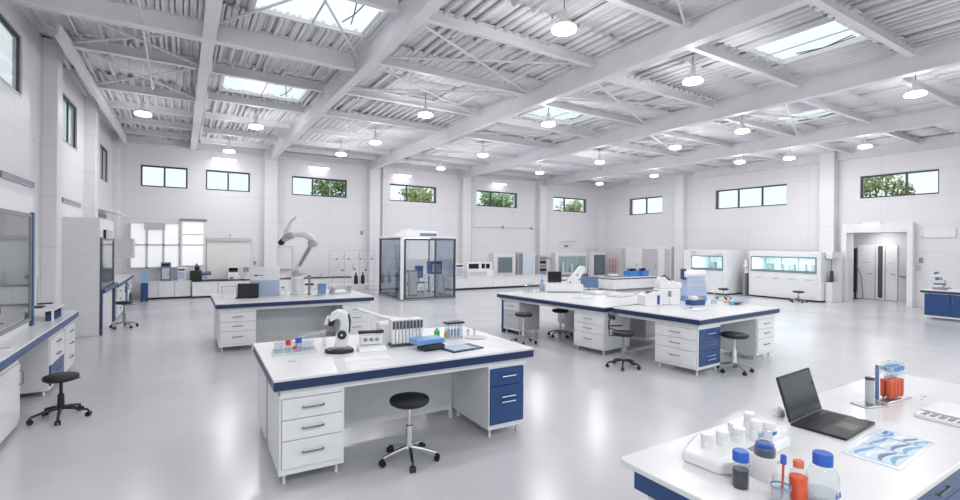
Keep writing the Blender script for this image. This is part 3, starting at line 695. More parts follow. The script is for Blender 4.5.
# ------------------------------------------------------------------ glass booth
K = Frame(6.6, 15.95, -1.)
t = T('glass_booth', 'free-standing glass booth with white corner post and blower on its roof', 'booth', K(0, 0), K.rz)
bw, bd, bh = 2.14, 2.35, 2.24
def ring_y(mb, x, y0, y1, z0, z1, s): mb.box(x, x+.05, y0, y1, z1-s, z1).box(x, x+.05, y0, y1, z0, z0+s).box(x, x+.05, y0, y0+s, z0+s, z1-s).box(x, x+.05, y1-s, y1, z0+s, z1-s)
MB().box(-.05, .05, -.05, .05, .06, bh+.02).build('corner_post', W, t, .008)
mb = MB(); rim(mb, .09, bw, .05, bh, .05, -.03, .03); mb.box(bw*.60, bw*.60+.05, -.03, .03, .1, bh-.05); mb.build('front_frame', ST, t)
mb = MB(); ring_y(mb, -.03, .09, bd, .05, bh, .05); mb.build('side_frame', ST, t)
mb = MB(); ring_y(mb, bw-.05, .03, bd, .05, bh, .05); rim(mb, 0, bw, .05, bh, .05, bd-.05, bd); mb.build('rear_frame', ST, t)
MB().box(.13, bw*.60, -.004, .004, .1, bh-.05).build('door_pane', GB, t)
MB().box(bw*.60+.05, bw-.05, -.004, .004, .1, bh-.05).build('front_pane', GD, t)
MB().box(-.006, .004, .13, bd-.05, .1, bh-.05).build('side_pane', GD, t)
MB().box(bw-.03, bw-.022, .07, bd-.05, .1, bh-.05).build('side_pane', GB, t)
MB().box(.05, bw-.05, bd-.03, bd-.022, .1, bh-.05).build('rear_pane', GB, t)
MB().box(-.08, bw+.03, -.08, bd+.03, bh+.02, bh+.07).build('roof_panel', W, t, .01)
MB().box(-.07, bw, -.06, bd, 0, .06).build('floor_frame', GR, t)
MB().tube([(.16, -.03, 1.0), (.16, -.07, 1.0), (.16, -.07, 1.3), (.16, -.03, 1.3)], .012, 8).build('door_handle', CH, t)
MB().box(.5, 1.5, .9, 1.2, bh-.03, bh+.02).build('ceiling_light', LAMP, t)
ld = bpy.data.lights.new('booth_lamp', 'AREA'); ld.shape = 'RECTANGLE'; ld.size = 1.; ld.size_y = .3; ld.energy = 16.; lo = bpy.data.objects.new('booth_lamp', ld); col.objects.link(lo); lo.location = K(1., 1.05, bh-.05)
t = T('roof_blower', 'low white blower unit with blue-grey front lying on the booth roof', 'blower', K(.30, .5, bh+.07), K.rz)
MB().prism([(0, 0), (1.35, 0), (1.32, .20), (.1, .26)], 0, .8, 'y').build('blower_housing', W, t, .02); MB().box(.60, 1.28, -.02, 0, .03, .13).build('grille', SLATE, t)
MB().lathe([(.04, 0), (.04, .1), (.03, .12)], (-.25, .2, 0), 12).build('sensor', WM, t)
t = T('locker', 'waist-high grey locker standing inside the glass booth', 'locker', K(.22, .75, .06), K.rz, 'furniture inside the glass booth')
MB().box(0, .36, 0, .5, 0, .92).build('locker_body', GR, t, .008); MB().box(.03, .33, -.015, 0, .05, .87).build('door', LG, t); MB().box(.28, .30, -.03, -.015, .4, .55).build('handle', BK, t)
t = T('locker', 'second grey locker inside the glass booth, nearer the middle of the booth', 'locker', K(.66, .95, .06), K.rz, 'furniture inside the glass booth')
MB().box(0, .36, 0, .5, 0, .98).build('locker_body', GR, t, .008); MB().box(.03, .33, -.015, 0, .05, .92).build('door', LG, t); MB().box(.28, .30, -.03, -.015, .4, .55).build('handle', BK, t)
t = T('swivel_chair', 'blue upright chair inside the glass booth', 'chair', K(1.34, 1.38, .06), K.rz)
MB().box(-.2, .2, -.2, .2, .44, .50).build('seat', BL, t, .02); MB().box(-.18, .18, .16, .21, .62, 1.12).build('backrest', BL, t, .02); MB().tube([(0, .18, .47), (0, .2, .75)], .02, 8).build('backrest_post', BK, t)
MB().tube([(0, 0, .05), (0, 0, .45)], .025, 8).build('column', CH, t)
for k in range(4): MB().tube([(0, 0, .08), (.24*math.cos(R(45+90*k)), .24*math.sin(R(45+90*k)), .02)], .018, 6).build('leg', CH, t)
t = T('tall_panel', 'tall grey equipment panel upright on a foot in the glass booth', 'panel', K(.44, 1.45, .06), K.rz)
MB().box(-.14, .14, -.02, .02, 1.0, 1.95).build('panel_board', GR, t, .01); MB().tube([(0, 0, 0), (0, 0, 1.0)], .025, 8).build('post', ST, t); MB().box(-.2, .2, -.15, .15, 0, .03).build('base', ST, t)
t = T('work_table', 'small white table behind the smoked pane of the glass booth', 'table', K(1.36, .5, .06), K.rz)
MB().box(0, .60, 0, .6, .78, .82).build('tabletop', W, t)
for a in (.03, .57):
    for b in (.04, .56): MB().box(a-.02, a+.02, b-.02, b+.02, 0, .78).build('leg', W, t)
t = T('instrument_box', 'blue instrument box on the small table inside the glass booth', 'instrument', K(1.42, .6, .88), K.rz)
MB().box(0, .45, 0, .4, 0, .5).build('housing', BL, t, .01); MB().box(.05, .4, -.01, 0, .1, .4).build('display', PB, t)
t = T('leaf_plant', 'small green potted plant on the booth locker', 'plant', K(.36, 1.0, .98), K.rz)
MB().lathe([(.05, 0), (.07, .10), (.06, .10)], n=12).build('pot', W, t)
mb = MB(); rnd = random.Random(5)
for k in range(60):
    a = rnd.uniform(0, 6.28); rr = rnd.uniform(.02, .15); c = Vector((rr*math.cos(a), rr*math.sin(a), .16+rnd.uniform(0, .16))); u = Vector((math.cos(a), math.sin(a), .5))*.05; v = Vector((-math.sin(a), math.cos(a), 0))*.02
    mb.add([c-u, c+v, c+u, c-v], [(0, 1, 2, 3)])
mb.build('leaves', GRN, t)

# ------------------------------------------------------------------ robot arm and its neighbours
t = T('robot_arm', 'white jointed robot arm standing on the back island, gripper hanging down', 'robot arm', (2.12, 11.0, .9), -31.7); t.scale = (1., 1., .94)
PJ = mat('robot_grey_joint', (.40, .41, .46), .35); RW = mat('robot_white', (.74, .74, .76), .3)
MB().lathe([(.15, 0), (.16, .03), (.13, .06), (.12, .32), (.14, .36), (.12, .42), (.04, .44)], n=20).build('pedestal', RW, t)
def link(name, m, pts, rs): return MB().tube(pts, rs, 16).build(name, m, t)
def joint(p, r, L): MB().lathe([(r*.6, -L), (r, -L+.02), (r, L-.02), (r*.6, L)], n=18).build('joint', PJ, t).matrix_local = Matrix.Translation(p) @ Matrix.Rotation(R(90), 4, 'X')
link('lower_arm', RW, [(-.02, 0, .48), (.02, 0, .60), (.22, 0, .98), (.32, 0, 1.18)], [.065, .07, .062, .06])
link('forearm', RW, [(.33, 0, 1.17), (.30, 0, 1.30), (.16, 0, 1.39), (-.02, 0, 1.385), (-.12, 0, 1.37)], [.07, .085, .075, .062, .06])
joint((0, 0, .47), .095, .10); joint((.33, 0, 1.19), .09, .10); joint((-.16, 0, 1.35), .07, .09); link('arm_cover', GR, [(.06, -.055, .66), (.22, -.055, .96), (.29, -.05, 1.10)], [.028, .036, .026])
link('wrist', PJ, [(-.10, 0, 1.38), (-.22, 0, 1.34), (-.32, 0, 1.26)], [.07, .085, .07])
link('gripper', BK, [(-.30, 0, 1.27), (-.37, 0, 1.19), (-.40, 0, 1.16)], [.06, .07, .045])
link('upright_tool', RW, [(-.26, 0, 1.38), (-.24, 0, 1.48), (-.12, 0, 1.73)], [.055, .055, .035])
MB().tube([(-.10, -.09, 1.70), (-.02, -.06, 1.80), (-.08, -.02, 1.72)], .012, 6).build('hose', LG, t)
t = T('valve_post', 'black fitting post right next to the robot pedestal', 'fitting', (2.34, 10.86, .9))
MB().lathe([(.05, 0), (.05, .02), (.025, .03), (.025, .34), (.045, .35), (.045, .42), (.01, .43)], n=12).build('post', GR, t); MB().box(-.09, .09, -.02, .02, .20, .24).build('lever', BK, t)
def flask(name, label, loc, r, h, liquid=None, capm=None, group=None, gm=None, cat='flask'):
    o = T(name, label, cat, loc, 0, group)
    MB().lathe([(r*.9, 0), (r, r*.1), (r, h*.6), (r*.45, h*.8), (r*.45, h)], n=16).build('glass_body', gm or G, o)
    if liquid: MB().lathe([(r*.85, .006), (r*.92, r*.12), (r*.92, h*.42), (.01, h*.42)], n=16).build('liquid', liquid, o)
    if capm: MB().lathe([(r*.52, h*.9), (r*.52, h*1.05), (.01, h*1.06)], n=14).build('cap', capm, o)
    return o
gg = 'glassware round the robot pedestal'
for k, (x, y, r, h, lab) in enumerate(((1.78, 10.72, .07, .19, 'clear squat flask at the laptop side of the robot pedestal'), (1.98, 10.58, .06, .15, 'clear low flask just in front of the robot pedestal'), (2.40, 10.45, .09, .17, 'widest clear flask before the black fitting post'), (2.52, 10.6, .08, .17, 'clear flask next to the blue beaker'))):
    flask('lab_flask', lab, (x, y, .9), r, h, None, GR if k in (0, 3) else None, gg)
one('beaker', 'blue plastic beaker on the robot island', 'beaker', MB().lathe([(.085, 0), (.095, .20), (.105, .22), (.09, .21), (.08, .01), (.01, .008)]), LB, (2.63, 10.95, .9))
t = T('folded_tray', 'pale grey dished tray at the booth end of the robot island', 'tray', (2.98, 10.75, .9), 10)
MB().prism([(-.22, .0), (.2, .0), (.27, .16), (.24, .16), (.17, .03), (-.19, .03), (-.12, .16), (-.18, .15)], -.12, .12, 'y').build('tray_body', mat('pale_grey_plastic', (.50, .52, .57), .4), t, .006)
MB().box(-.14, .14, -.08, .08, .031, .05).build('liner', PAP, t)
t = T('bench_analyzer', 'white bench analyzer with blue-grey lower front behind the black laptop', 'analyzer', (1.18, 11.02, .9), -8); t.scale = (.92, 1, .97)
MB().prism([(0, 0), (.5, 0), (.5, .52), (.42, .60), (.10, .62), (0, .50)], 0, .62, 'x').build('housing', W, t, .02)
MB().box(.0, .62, -.012, 0, .03, .34).build('front_cover', PB, t, .006); MB().box(.09, .16, -.015, -.01, .43, .46).build('logo', BL, t); MB().box(.18, .28, -.015, -.01, .435, .455).build('lettering', GR, t)
def laptop(label, loc, rz, w_, d_, lid, ang=105, m=BK):
    o = T('laptop', label, 'laptop', loc, rz)
    MB().box(-w_/2, w_/2, -d_/2, d_/2, 0, .016).build('base', m, o, .004)
    kb = MB()
    for r_ in range(5):
        for c_ in range(13):
            x = -w_*.43 + c_*w_*.86/13; y = -d_*.02 + r_*d_*.075; kb.box(x, x+w_*.055, y, y+d_*.058, .016, .0185)
    kb.build('keyboard', mat('key_black', (.022, .022, .026), .45), o); MB().box(-w_*.14, w_*.14, -d_*.42, -d_*.1, .016, .0165).build('touchpad', mat('touchpad_grey', (.03, .03, .034), .3), o)
    h = bpy.data.objects.new('lid', None)
    a = MB(); a.M = Matrix.Translation((0, d_/2, .016)) @ Matrix.Rotation(R(ang-90), 4, 'X').inverted(); a.box(-w_/2, w_/2, -.002, .010, 0, lid); ld_ = a.build('lid', m, o, .003)
    a = MB(); a.M = Matrix.Translation((0, d_/2, .016)) @ Matrix.Rotation(R(ang-90), 4, 'X').inverted(); a.box(-w_/2+.012, w_/2-.012, -.0035, -.0025, .02, lid-.012); a.build('screen', BS, ld_)
    a = MB(); a.M = Matrix.Translation((0, d_/2, .016)) @ Matrix.Rotation(R(ang-90), 4, 'X').inverted()
    a.tube([(.006*math.cos(R(q)), -.004, .012+.006*math.sin(R(q))) for q in range(0, 361, 30)], .001, 6); a.build('logo', GR, ld_)
    bpy.data.objects.remove(h)
    return o
laptop('small open black laptop at the near corner of the robot island', (1.10, 10.72, .9), -14, .40, .22, .27, 100)
t = T('glass_rack', 'wire rack of thin clear beakers beside the small black laptop', 'rack', (.80, 11.02, .9))
MB().box(-.14, .14, -.07, .07, .22, .235).build('rack_top', LG, t)
for k in (-.13, .13): MB().box(k-.006, k+.006, -.06, .06, 0, .22).build('rack_side', LG, t)
for k in (-.07, 0, .07): MB().lathe([(.02, .03), (.026, .04), (.026, .22)], (k, 0, 0), 10).build('beaker', G, t)

# ------------------------------------------------------------------ things on the microscope island
z = TOPZ
t = T('microscope', 'black and white compact microscope on a black oval foot', 'microscope', (1.36, 4.92, z), -24)
b = MB()
poly = [(.145*math.cos(R(a)), .11*math.sin(R(a))) for a in range(0, 360, 20)]
b.prism(poly, 0, .035, 'z'); b.build('foot', BK, t, .008)
MB().box(-.06, .11, -.06, .06, .035, .05).build('stage_plate', GR, t, .004)
b = MB().prism([(-.045, .05), (.075, .05), (.095, .20), (.10, .30), (.085, .385), (.045, .425), (-.02, .435), (-.075, .41), (-.10, .35), (-.085, .31), (-.05, .33), (-.01, .35), (.015, .32), (.01, .24), (-.03, .18)], -.05, .05, 'y').build('arm', RW, t, .014)
MB().tube([(-.055, 0, .40), (-.075, 0, .33), (-.085, 0, .27)], [.035, .038, .026], 14).build('eyepiece', BK, t)
MB().tube([(-.10, 0, .37), (-.125, 0, .30), (-.13, 0, .28)], [.02, .024, .018], 12).build('objective', RW, t)
k = MB(); k.M = Matrix.Translation((.035, -.05, .185)) @ Matrix.Rotation(R(90), 4, 'X'); k.lathe([(.045, 0), (.045, .02), (.036, .026)], n=20); k.build('focus_knob', BK, t)
k = MB(); k.M = Matrix.Translation((.035, -.077, .185)) @ Matrix.Rotation(R(90), 4, 'X'); k.lathe([(.012, 0), (.012, .004)], n=14); k.build('knob_cap', CH, t)
MB().prism([(.088, .20), (.105, .20), (.112, .31), (.096, .39), (.084, .385), (.10, .30)], -.035, .035, 'y').build('arm_trim', BK, t)
t = T('vial_tray', 'clear plastic tray holding glass beakers and small vials beside the microscope', 'tray', (.96, 5.10, z), -8)
MB().box(-.21, .21, -.12, .12, 0, .012).box(-.21, .21, -.12, -.11, .012, .03).box(-.21, .21, .11, .12, .012, .03).box(-.21, -.20, -.11, .11, .012, .03).box(.20, .21, -.11, .11, .012, .03).build('tray_body', mat('pale_tray', (.62, .65, .68), .35), t)
MB().box(-.19, .19, .04, .048, .014, .11).build('divider', GP, t)
gv = 'vials in the clear tray'
for k, (x, y, r, h, m_, lab) in enumerate(((-.15, .0, .036, .13, None, 'tall clear beaker at the near end of the vial tray'), (-.06, -.03, .022, .11, RED, 'small vial with red cap in the vial tray'), (.04, .02, .030, .12, CAPB, 'vial with broad blue cap in the vial tray'), (.12, -.03, .032, .10, None, 'clear beaker at the microscope end of the vial tray'), (.0, -.07, .018, .06, RED, 'short red-capped vial lowest in the vial tray'))):
    c, s_ = math.cos(R(-8)), math.sin(R(-8))
    o = T('sample_vial', lab, 'vial', (.96+x*c-y*s_, 5.10+x*s_+y*c, z+.012), 0, gv)
    MB().lathe([(r*.9, 0), (r, .006), (r, h*.98)], n=16).build('vial_body', GP if m_ else G, o)
    if m_: MB().lathe([(r*1.1, h*.72), (r*1.12, h*1.15), (.01, h*1.16)], n=16).build('cap', m_, o)
t = T('clear_pipette_box', 'flat clear plastic lid tilted behind the vial tray', 'lid', (1.16, 5.30, z), -6)
MB().prism([(-.16, .09), (.16, .16), (.16, .175), (-.16, .105)], -.05, .05, 'y').build('lid_panel', GP, t); MB().box(-.15, -.13, -.04, .04, 0, .10).box(.13, .15, -.04, .04, 0, .16).build('leg', GP, t)
t = T('bench_balance', 'small white bench instrument with round dials next to the microscope', 'instrument', (1.68, 4.86, z), -10)
MB().prism([(-.10, 0), (.10, 0), (.10, .05), (-.08, .035)], -.14, .14, 'x').build('base', W, t, .006)
MB().box(-.11, .11, .02, .07, .05, .15).build('dial_panel', W, t, .008); MB().box(-.13, .13, .02, .08, .165, .195).build('top_rail', BK, t, .004); [MB().box(a, a+.02, .03, .06, .045, .17).build('post', W, t) for a in (-.12, .10)]
for x in (-.06, .0, .06):
    k = MB(); k.M = Matrix.Translation((x, .02, .105)) @ Matrix.Rotation(R(90), 4, 'X'); k.lathe([(.02, 0), (.02, .01), (.012, .014)], n=14); k.build('dial', GR, t)
t = T('pump_box', 'white box with a slanted white delivery tube behind the bench instrument', 'pump', (1.93, 5.08, z), -6)
MB().box(-.10, .12, -.10, .12, 0, .24).build('housing', W, t, .012); MB().tube([(.13, 0, .27), (-.05, .0, .30), (-.32, .0, .40)], [.018, .018, .016], 10).build('delivery_tube', W, t); MB().tube([(.09, 0, .23), (.12, 0, .27)], .02, 10).build('elbow', GR, t)
t = T('column_rack', 'white rack of upright columns with dark upper windows', 'rack', (2.10, 4.90, z), -6)
MB().box(-.20, .17, -.06, .12, 0, .03).build('base', ST, t)
for k in range(9): MB().box(-.185+k*.039, -.185+k*.039+.033, -.05, .10, .03, .29).build('column', W, t, .004)
MB().box(-.185, .165, .06, .11, .03, .285).build('back_plate', W, t)
mb = MB()
for k in range(9): mb.box(-.180+k*.039, -.180+k*.039+.024, -.056, -.049, .19, .275)
mb.build('column_window', ST, t)
t = T('document_folder', 'open dark blue document folder lying near the blue drawers', 'folder', (2.53, 4.45, z), 8)
MB().box(-.20, .20, -.13, .13, 0, .014).build('cover', BB, t, .003); MB().box(-.18, .10, -.11, .11, .014, .02).build('pages', PB, t)
t = T('instrument_case', 'blue and black hand-held case resting on the worktop beside the open folder', 'case', (2.22, 4.60, z), 4)
MB().box(-.11, .14, -.10, .08, 0, .055).build('case_body', BK, t, .012); MB().box(-.17, .16, -.06, .14, .056, .115).build('case_top', LB, t, .012); MB().tube([(-.06, -.10, .03), (-.03, -.14, .035), (.08, -.14, .035), (.11, -.10, .03)], .01, 8).build('handle', BK, t)
for k, (x, y, h, m_, lab) in enumerate(((2.58, 5.14, .11, GRN, 'small bottle with green body behind the blue case'), (2.68, 5.08, .075, YEL, 'small yellow-topped bottle beside the green one'))):
    o = T('reagent_bottle', lab, 'bottle', (x, y, z), 0, 'coloured bottles behind the blue case')
    MB().lathe([(.03, 0), (.033, .008), (.033, h*.7), (.016, h*.85), (.016, h)], n=14).build('bottle_body', m_, o); MB().lathe([(.02, h*.9), (.02, h*1.1), (.01, h*1.11)], n=12).build('cap', W, o)
t = T('tube_rack', 'clear test tube rack with a black lid at the far end of the microscope island', 'rack', (2.72, 4.98, z), -4)
MB().box(-.10, .10, -.05, .05, 0, .015).build('base', LG, t); MB().box(-.115, .115, -.06, .06, .18, .20).build('lid', BK, t, .003)
for a in (-.092, .092): MB().box(a-.005, a+.005, -.045, .045, .015, .18).build('rack_side', GP, t)
for k in range(4):
    tb = MB().lathe([(.004, .017), (.015, .03), (.017, .17)], (-.06+.04*k, 0, 0), 10).build('test_tube', GP, t); MB().lathe([(.014, .03), (.014, .11)], (-.06+.04*k, 0, 0), 10).build('liquid', LB, tb)
t = T('bench_sink', 'small round steel sink with two tap studs set in the worktop corner', 'sink', (2.98, 4.90, z))
MB().lathe([(.13, 0), (.135, .006), (.12, .007), (.10, .002), (.01, .001)], n=24).build('bowl_rim', AL, t)
for k in (-.04, .05): MB().lathe([(.012, 0), (.012, .05), (.018, .055), (.018, .08), (.006, .085)], (k, .12, 0), 10).build('tap', CH, t)
t = T('paper_sheet', 'white paper sheet lying flat in front of the bench instrument', 'paper', (1.52, 4.50, z), -6); MB().box(-.22, .22, -.10, .10, 0, .002).build('sheet', PAP, t); MB().box(-.2, .2, -.085, -.07, .002, .0025).build('print', LG, t)
t = T('name_plate', 'small grey plate stuck flat at the worktop corner over the white drawer stack', 'plate', (.87, 4.74, z), -4); MB().box(-.04, .04, -.012, .012, 0, .004).build('plate_body', LG, t); MB().box(-.03, .03, -.004, .004, .004, .0045).build('print', GR, t)

# ------------------------------------------------------------------ things on the double island
laptop_z = TOPZ
t = T('slanted_instrument', 'long white instrument with a slanted boom rising over the long worktop', 'instrument', (7.85, 8.70, z), -31.7)
MB().box(-.55, .35, -.16, .16, 0, .20).build('base_housing', W, t, .015); MB().box(-.50, .30, -.165, -.158, .012, .03).build('dark_seam', GR, t)
b = MB(); b.prism([(-.05, .12), (.10, .12), (.42, .52), (.40, .62), (.30, .64), (-.05, .22)], -.09, .09, 'y'); b.build('boom', W, t, .02)
for x, zz in ((.05, .24), (.22, .42)):
    k = MB(); k.M = Matrix.Translation((x, -.09, zz)) @ Matrix.Rotation(R(90), 4, 'X'); k.lathe([(.022, 0), (.022, .012)], n=12); k.build('pivot', GR, t)
MB().box(.33, .40, -.06, .06, .0, .12).build('receiver', LG, t)
def monitor(label, loc, rz, w_, h_, lift, m=BK, scr=BS):
    o = T('monitor', label, 'monitor', loc, rz)
    MB().box(-.10, .10, -.07, .09, 0, .015).build('stand_base', m, o, .004); MB().tube([(0, .04, .01), (0, .04, lift+h_*.5)], .016, 8).build('stand_post', m, o)
    c = MB().box(-w_/2, w_/2, -.015, .02, lift, lift+h_).build('casing', m, o, .006); MB().box(-w_/2+.012, w_/2-.012, -.018, -.0151, lift+.015, lift+h_-.012).build('screen', scr, c)
    return o
monitor('black monitor standing at the far end of the long worktop', (7.86, 9.18, z), -30, .34, .27, .20)
monitor('slate-blue backed panel display beside the slanted instrument', (8.72, 8.85, z), -31, .44, .28, .06, SLATE, SLATE)
for k, (x, y, r, h, lab) in enumerate(((6.85, 9.0, .07, .16, 'clear beaker nearest the blue end panel of the long worktop'), (7.03, 9.1, .06, .20, 'taller clear beaker second from the worktop end'), (7.20, 9.0, .06, .15, 'clear beaker right before the slanted instrument base'))):
    one('beaker', lab, 'beaker', MB().lathe([(r*.95, 0), (r, .01), (r, h), (r*1.06, h+.004), (r*.97, h), (r*.95, .012), (.01, .008)], n=16), G, (x, y, z), 0, 'clear beakers on the long worktop')
t = T('blue_bottle', 'pale blue wash bottle standing behind the clear beakers', 'bottle', (7.48, 9.20, z)); MB().lathe([(.05, 0), (.07, .02), (.07, .17), (.03, .23)], n=16).build('bottle_body', PB, t); MB().lathe([(.034, .22), (.034, .27), (.012, .28), (.008, .36)], n=12).build('nozzle_cap', LB, t)
t = T('flat_device', 'flat white device on the long worktop near the drawer cabinet', 'device', (7.25, 7.55, z), 5); MB().box(-.20, .20, -.12, .12, 0, .025).build('housing', W, t, .008); MB().box(-.16, -.02, -.08, .08, .025, .028).build('display', PB, t)
for k, (x, y, rz, lab) in enumerate(((8.30, 7.45, 12, 'grey and white sorting tray behind the white tower instrument'), (8.25, 7.98, -8, 'second sorting tray, further along the long worktop'))):
    t = T('sorting_tray', lab, 'tray', (x, y, z), rz, 'sorting trays on the long worktop')
    MB().box(-.30, .30, -.18, .18, 0, .015).build('tray_base', PB, t); MB().box(-.30, .30, -.18, -.165, .015, .07).box(-.30, .30, .165, .18, .015, .07).box(-.30, -.285, -.165, .165, .015, .07).box(.285, .30, -.165, .165, .015, .07).build('tray_rim', W, t)
    MB().box(-.2, .05, -.12, .12, .016, .06).build('packet', PAP, t, .006); MB().box(.08, .24, -.12, .12, .016, .05).build('packet', LG, t, .006)

t = T('white_tower_instrument', 'white bench tower instrument with two rounded heads on the near half of the double island', 'instrument', (7.92, 5.98, z), -28)
MB().box(-.20, .22, -.14, .16, 0, .30).build('lower_housing', W, t, .02); MB().prism([(-.18, .30), (.20, .30), (.20, .40), (.10, .46), (.02, .40), (-.06, .52), (-.14, .52), (-.18, .42)], -.10, .12, 'y').build('upper_housing', W, t, .015)
MB().tube([(.16, -.02, .36), (.27, -.02, .36)], [.07, .06], 14).build('side_head', WP, t); MB().box(-.03, .03, -.15, -.139, .16, .27).build('keypad', GR, t, .004); MB().box(-.015, .0, -.145, -.139, .02, .14).build('seam', LG, t)
MB().tube([(-.10, .05, .5), (-.02, .05, .56), (.10, .05, .46)], .014, 8).build('hose', BK, t)
t = T('cell_counter_box', 'low white box with dark blue slot left-adjoining the white tower instrument', 'instrument', (7.52, 6.02, z), -20)
t['label'] = 'low white box with a dark blue slot, joined up to the white tower instrument'
MB().prism([(-.2, 0), (.16, 0), (.16, .26), (.02, .27), (-.2, .20)], -.14, .14, 'y').build('housing', W, t, .012); MB().box(.05, .10, -.146, -.139, .03, .20).build('slot', BL, t); MB().box(-.12, .12, -.06, .06, .255, .285).build('lid', GR, t, .01)
t = T('clear_hood_instrument', 'instrument with white roll top and translucent blue hood on the double island', 'instrument', (8.92, 6.10, z), -25)
MB().box(-.22, .24, -.12, .18, 0, .10).build('base', LB, t, .01)
MB().prism([(-.22, .10), (.27, .10), (.20, .48), (-.17, .48)], -.10, .14, 'y').build('hood', mat('translucent_blue_hood', (.46, .53, .72), .25), t, .015)
k = MB(); k.tube([(-.22, 0, .55), (.24, 0, .55)], .085, 20); k.build('roll_top', W, t)
MB().box(-.24, -.17, -.06, .06, .44, .66).build('head_bracket', BL, t, .01); MB().box(-.16, .20, -.108, -.10, .30, .34).build('label_strip', LG, t)
gs = 'small things before the clear-hooded instrument'
t = T('reagent_kit', 'small blue kit box topped with an orange and white pack before the blue hood', 'kit box', (8.36, 5.66, z), -10, gs); MB().box(-.16, .16, -.09, .09, 0, .09).build('box_body', BL, t, .006); MB().box(-.12, .02, -.06, .06, .09, .17).build('white_pack', W, t, .01); MB().box(.03, .12, -.05, .05, .09, .15).build('orange_pack', mat('pale_orange', (.75, .32, .18), .5), t, .01)
t = T('pen_pot', 'tiny clear pot with a thin dark stirrer on the double island', 'pot', (8.90, 5.62, z), 0, gs); MB().lathe([(.05, 0), (.055, .01), (.055, .07), (.05, .07), (.048, .012), (.01, .01)], n=14).build('pot_body', GP, t); MB().tube([(0, 0, .02), (.03, 0, .20)], .006, 6).tube([(-.03, 0, .19), (.09, 0, .205)], .007, 6).build('stirrer', GR, t)
t = T('shallow_bowl', 'dark blue shallow bowl at the corner end of the double island worktop', 'bowl', (9.18, 5.36, z), 0, gs); MB().lathe([(.07, 0), (.15, .035), (.17, .05), (.155, .05), (.07, .012), (.01, .01)], n=20).build('bowl_body', SLATE, t)
t = T('reagent_bottle', 'small teal bottle standing beside the dark blue bowl', 'bottle', (8.98, 5.30, z), 0, gs); MB().lathe([(.035, 0), (.04, .01), (.04, .06), (.02, .08)], n=12).build('bottle_body', mat('teal_plastic', (.15, .45, .60), .4), t); MB().lathe([(.022, .08), (.022, .10), (.01, .102)], n=12).build('cap', W, t)
t = T('orange_cap_jar', 'small orange jar next to the teal bottle', 'jar', (8.84, 5.33, z), 0, gs); MB().lathe([(.035, 0), (.04, .01), (.04, .05)], n=12).build('jar_body', W, t); MB().lathe([(.042, .045), (.042, .075), (.01, .077)], n=12).build('lid', mat('soft_orange', (.78, .33, .12), .4), t)
t = T('clipboard', 'pale blue clipboard sheet lying on the worktop over the blue drawers', 'clipboard', (7.75, 5.22, z), 6); MB().box(-.22, .22, -.12, .12, 0, .006).build('board', PB, t); MB().box(-.20, .20, -.10, .10, .006, .008).build('sheet', PAP, t); MB().box(-.05, .05, .09, .115, .008, .02).build('clip', BL, t)

# ------------------------------------------------------------------ far wall, middle and second half
o = T('low_counter', 'long white counter with dark plinth right of the glass booth', 'counter', (10.0, 18.6, 0), 0, 'low counters along the far wall')
o['label'] = 'long white counter with dark plinth beyond the glass booth, carrying the white instruments'
MB().box(0, 5.6, -.02, .8, .52, .56).build('counter_top', WT, o, .004); MB().box(.02, 5.58, .02, .78, 0, .09).build('plinth', BK, o)
for k in range(5): MB().box(5.6*k/5+.005, 5.6*(k+1)/5-.005, 0, .78, .09, .52).build('counter_unit', W, o, .004)
CZ = .56
tower('white bench instrument with a dark window at the booth end of the white counter', (10.30, 18.75, CZ), .42, .4, .60, W, BS)
t = T('control_console', 'white console with three black displays on the white counter', 'console', (10.95, 18.72, CZ))
MB().box(0, 1.35, 0, .45, 0, .30).box(0, 1.35, .12, .45, .30, .66).build('console_body', W, t, .015); MB().box(.06, 1.0, -.012, 0, .05, .24).build('front_cover', LG, t)
for a, b in ((.10, .62), (.78, .95), (1.02, 1.22)): MB().box(a, b, .10, .12, .38, .60).build('display', BS, t)
t = T('glass_cabinet', 'wall cabinet with one dark square glass window behind the white counter', 'cabinet', (13.70, 20.6, .45), 0, 'glass-fronted cabinets at the far wall')
MB().box(-.15, 1.25, 0, .38, 0, 1.16).build('cabinet_body', W, t, .01); mb = MB(); rim(mb, .08, 1.05, .12, .98, .04, -.015, 0); mb.build('window_frame', LG, t); MB().box(.12, 1.01, -.008, 0, .16, .94).build('pane', mat('dark_reflecting_glass', (.16, .22, .25), .08), t)
t = T('gas_locker', 'narrow tall dark grey locker between the white cabinets at the far wall', 'locker', (15.05, 20.5, 0), 0); MB().box(0, .24, 0, .4, 0, 1.62).build('locker_body', LG, t, .006); MB().box(.02, .22, -.015, 0, .1, 1.58).build('door', GR, t); MB().tube([(.19, -.015, .8), (.19, -.05, .8), (.19, -.05, 1.), (.19, -.015, 1.)], .008, 6).build('handle', CH, t)
t = T('storage_locker', 'tall white locker with a pale blue door at the far wall', 'locker', (15.36, 20.5, 0), 0); MB().box(0, .84, 0, .45, 0, 1.66).build('locker_body', W, t, .008); MB().box(.08, .70, -.018, 0, .35, 1.58).build('door', mat('ice_blue_door', (.66, .75, .84), .3), t); MB().tube([(.64, -.018, .9), (.64, -.05, .9), (.64, -.05, 1.1), (.64, -.018, 1.1)], .008, 6).build('handle', CH, t)
t = T('server_rack', 'dark narrow rack of small devices behind the black monitor', 'rack', (16.25, 20.25, 0)); MB().box(0, .52, 0, .4, 0, 1.50).build('rack_body', LG, t)
for k in range(5): MB().box(.05, .47, -.02, 0, .42+.21*k, .58+.21*k).build('rack_unit', BK if k % 2 else GR, t)
t = T('pipe_run', 'thin horizontal grey pipe on brackets along the far wall above the consoles', 'pipe', (11.95, YB, 2.96)); MB().tube([(.4, -.07, 0), (4.5, -.07, .06)], .028, 8).build('pipe_body', WM, t)
